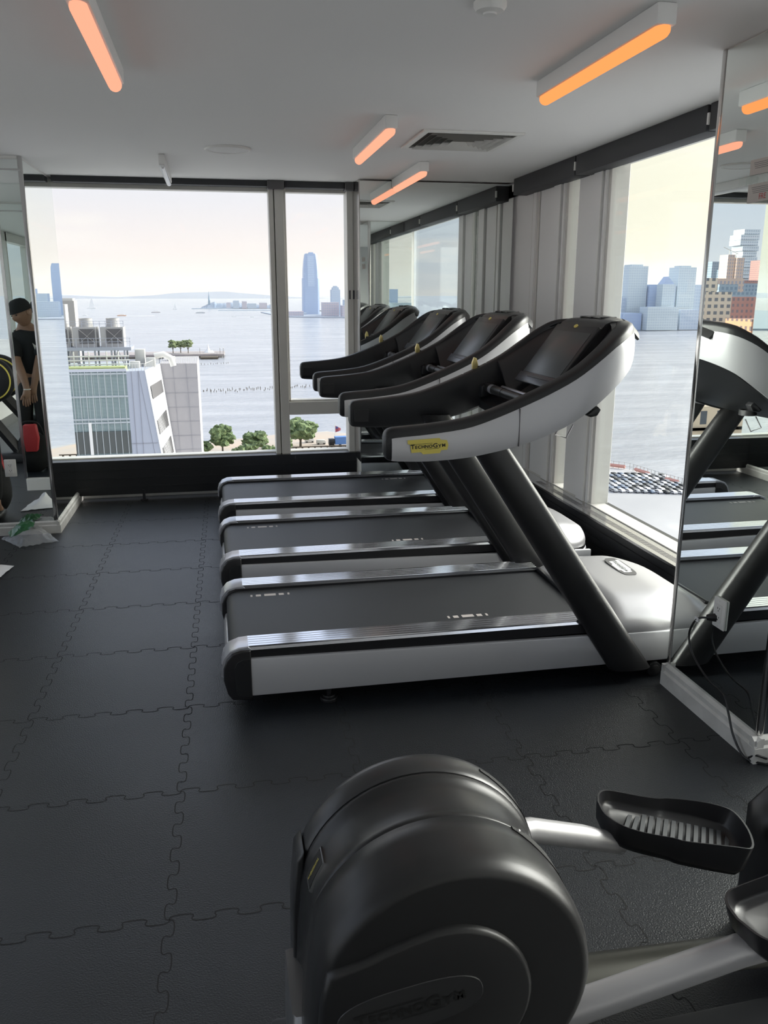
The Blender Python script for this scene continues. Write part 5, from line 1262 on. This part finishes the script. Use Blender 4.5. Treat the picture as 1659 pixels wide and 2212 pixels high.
# ------------------------------------------------------------------ city blocks to the left, seen reflected in the right pillar mirror
stone = grid_mat('beige_brick_facade', (.62, .54, .44), (.16, .17, .19), 4.2, 3.9, gap=.45, gapz=.5)
red = grid_mat('red_brick_facade', (.42, .22, .19), (.22, .17, .18), 3.6, 4.0, gap=.55, gapz=.5)
orange = grid_mat('orange_brick_facade', (.55, .26, .15), (.16, .12, .12), 4.5, 5, gap=.5, gapz=.5)
tan = grid_mat('tan_stone_facade', (.62, .50, .36), (.08, .09, .10), 5.2, 7, gap=.6, gapz=.45)
whiteb = grid_mat('white_stacked_facade', (.66, .70, .74), (.42, .48, .55), 5, 5.5, gap=.3, gapz=.45, winrough=.3)
conc = grid_mat('orange_concrete_facade', (.60, .44, .36), (.36, .34, .38), 5, 6, gap=.5, gapz=.4)
slate = grid_mat('slate_facade', (.30, .36, .42), (.20, .26, .33), 5, 5, gap=.4, gapz=.4)
jt = oempty('stacked_tower', -606, 900); tag(jt, 'tall white tower of irregularly stacked floors, reflected in the right pillar', 'skyscraper', None)
random.seed(9); z = G; 
while z < 74:
    h_ = 4 if z < 30 else 6; j_ = (0 if z < 0 else 2.2)
    w0 = -590 if z > 46 else (-591 if z > 30 else (-588 if z > 14 else -584))
    OB().box(-613.5 + random.uniform(-j_, j_), w0 - 1 + random.uniform(-j_, j_), 900 + random.uniform(0, j_), 922, z, z + h_ - .35).build('floor_stack', whiteb, jt, smooth=0); z += h_
for bxs, m_, lab in (([(-529.8, -521.5, 800, 815, G, 38), (-521.0, -513, 803, 818, G, 41)], conc, 'pair of orange concrete towers with cranes, reflected in the right pillar'),
                     ([(-566, -556, 900, 915, G, 38), (-572, -562, 896, 910, G, 29)], slate, 'dark slate tower at the left of the reflected city'),
                     ([(-600, -584, 850, 870, G, 38)], red, 'dark red tower right of the stacked tower in the reflection'),
                     ([(-167.5, -156, 260, 275, G, 2.5), (-163, -158.5, 262, 272, 2.5, 7)], stone, 'beige brick block with a water tower, reflected beside the pillar edge'),
                     ([(-208, -191, 300, 322, G, .8)], red, 'red brick block in the middle of the reflected city'),
                     ([(-172, -160.8, 238, 252, G, -5.8)], orange, 'orange brick block at the right edge of the reflected city'),
                     ([(-88, -66.5, 120, 140, G, -15.5), (-80, -70, 124, 136, -15.5, -14.2)], tan, 'tan stone block with tall windows low in the reflected city'),
                     ([(-325, -270, 450, 480, G, 3), (-296, -284, 452, 470, 3, 7.5)], slate, 'wide grey block behind the red brick block in the reflection'),
                     ([(-262, -238, 380, 400, G, -6)], stone, 'low beige block between grey and red blocks in the reflection'),
                     ([(-345, -318, 520, 545, G, 12)], conc, 'orange-beige block at the foot of the stacked tower'),
                     ([(-420, -370, 600, 640, G, 10)], slate, 'long slate block at the foot of the orange towers'),
                     ([(-230, -209, 280, 300, G, -8)], orange, 'brick block right of the red block in the reflection'),
                     ([(-150, -120, 200, 225, G, -24)], stone, 'low pale block in front of the beige brick block'),
                     ([(-120, -96, 165, 180, G, -27)], red, 'low red roofed block above the tan stone block'),
                     ([(-480, -430, 700, 730, G, 14)], red, 'brick block at the left of the orange towers')):
    r = tower('city_building', lab, bxs, m_, 'reflected city buildings')
    if 'cranes' in lab:
        for x, z in ((-525, 38), (-517, 41)): OB().tube([(x, 808, z), (x, 808, z + 5)], .35, 4).tube([(x - 2, 808, z + 4), (x + 7, 808, z + 7.5)], .3, 4).build('crane', M['vent'], r, smooth=0)
    if 'water tower' in lab:
        OB().cyl((-164.5, 266, 4.2), 1.0, 2.4, n=12).build('water_tank', M['bark'], r)
    if 'tan stone' in lab:
        OB().box(-88, -66.3, 119.6, 120, -19.3, -18.9).build('cornice', M['cover'], r, smooth=0)
tree('roof_tree', 'small bright green tree on a roof terrace in the reflected city', -73.5, 128, 3.2, 3.0, 60, mat('bright_foliage', (.14, .24, .05), .8), 'roof greenery', n=14).location.z += (44 - 14.2) * K

# ------------------------------------------------------------------ summer haze over the bay: a real scattering volume beyond the near shore
hzm = bpy.data.materials.new('summer_haze'); hzm.use_nodes = True; nt = hzm.node_tree; nt.nodes.clear()
o_ = nt.nodes.new('ShaderNodeOutputMaterial'); v_ = nt.nodes.new('ShaderNodeVolumeScatter'); v_.inputs['Color'].default_value = (.92, .95, 1, 1); v_.inputs['Density'].default_value = 1 / 21000; v_.inputs['Anisotropy'].default_value = .2
nt.links.new(v_.outputs[0], o_.inputs['Volume'])
hz = MB().box(-16000, 16000, 1100, 19300, -82, 330).build('haze', hzm, smooth=0); hz['kind'] = 'stuff'; hz['label'] = 'thin bluish summer haze hanging over the bay and far shores'; hz['category'] = 'haze'
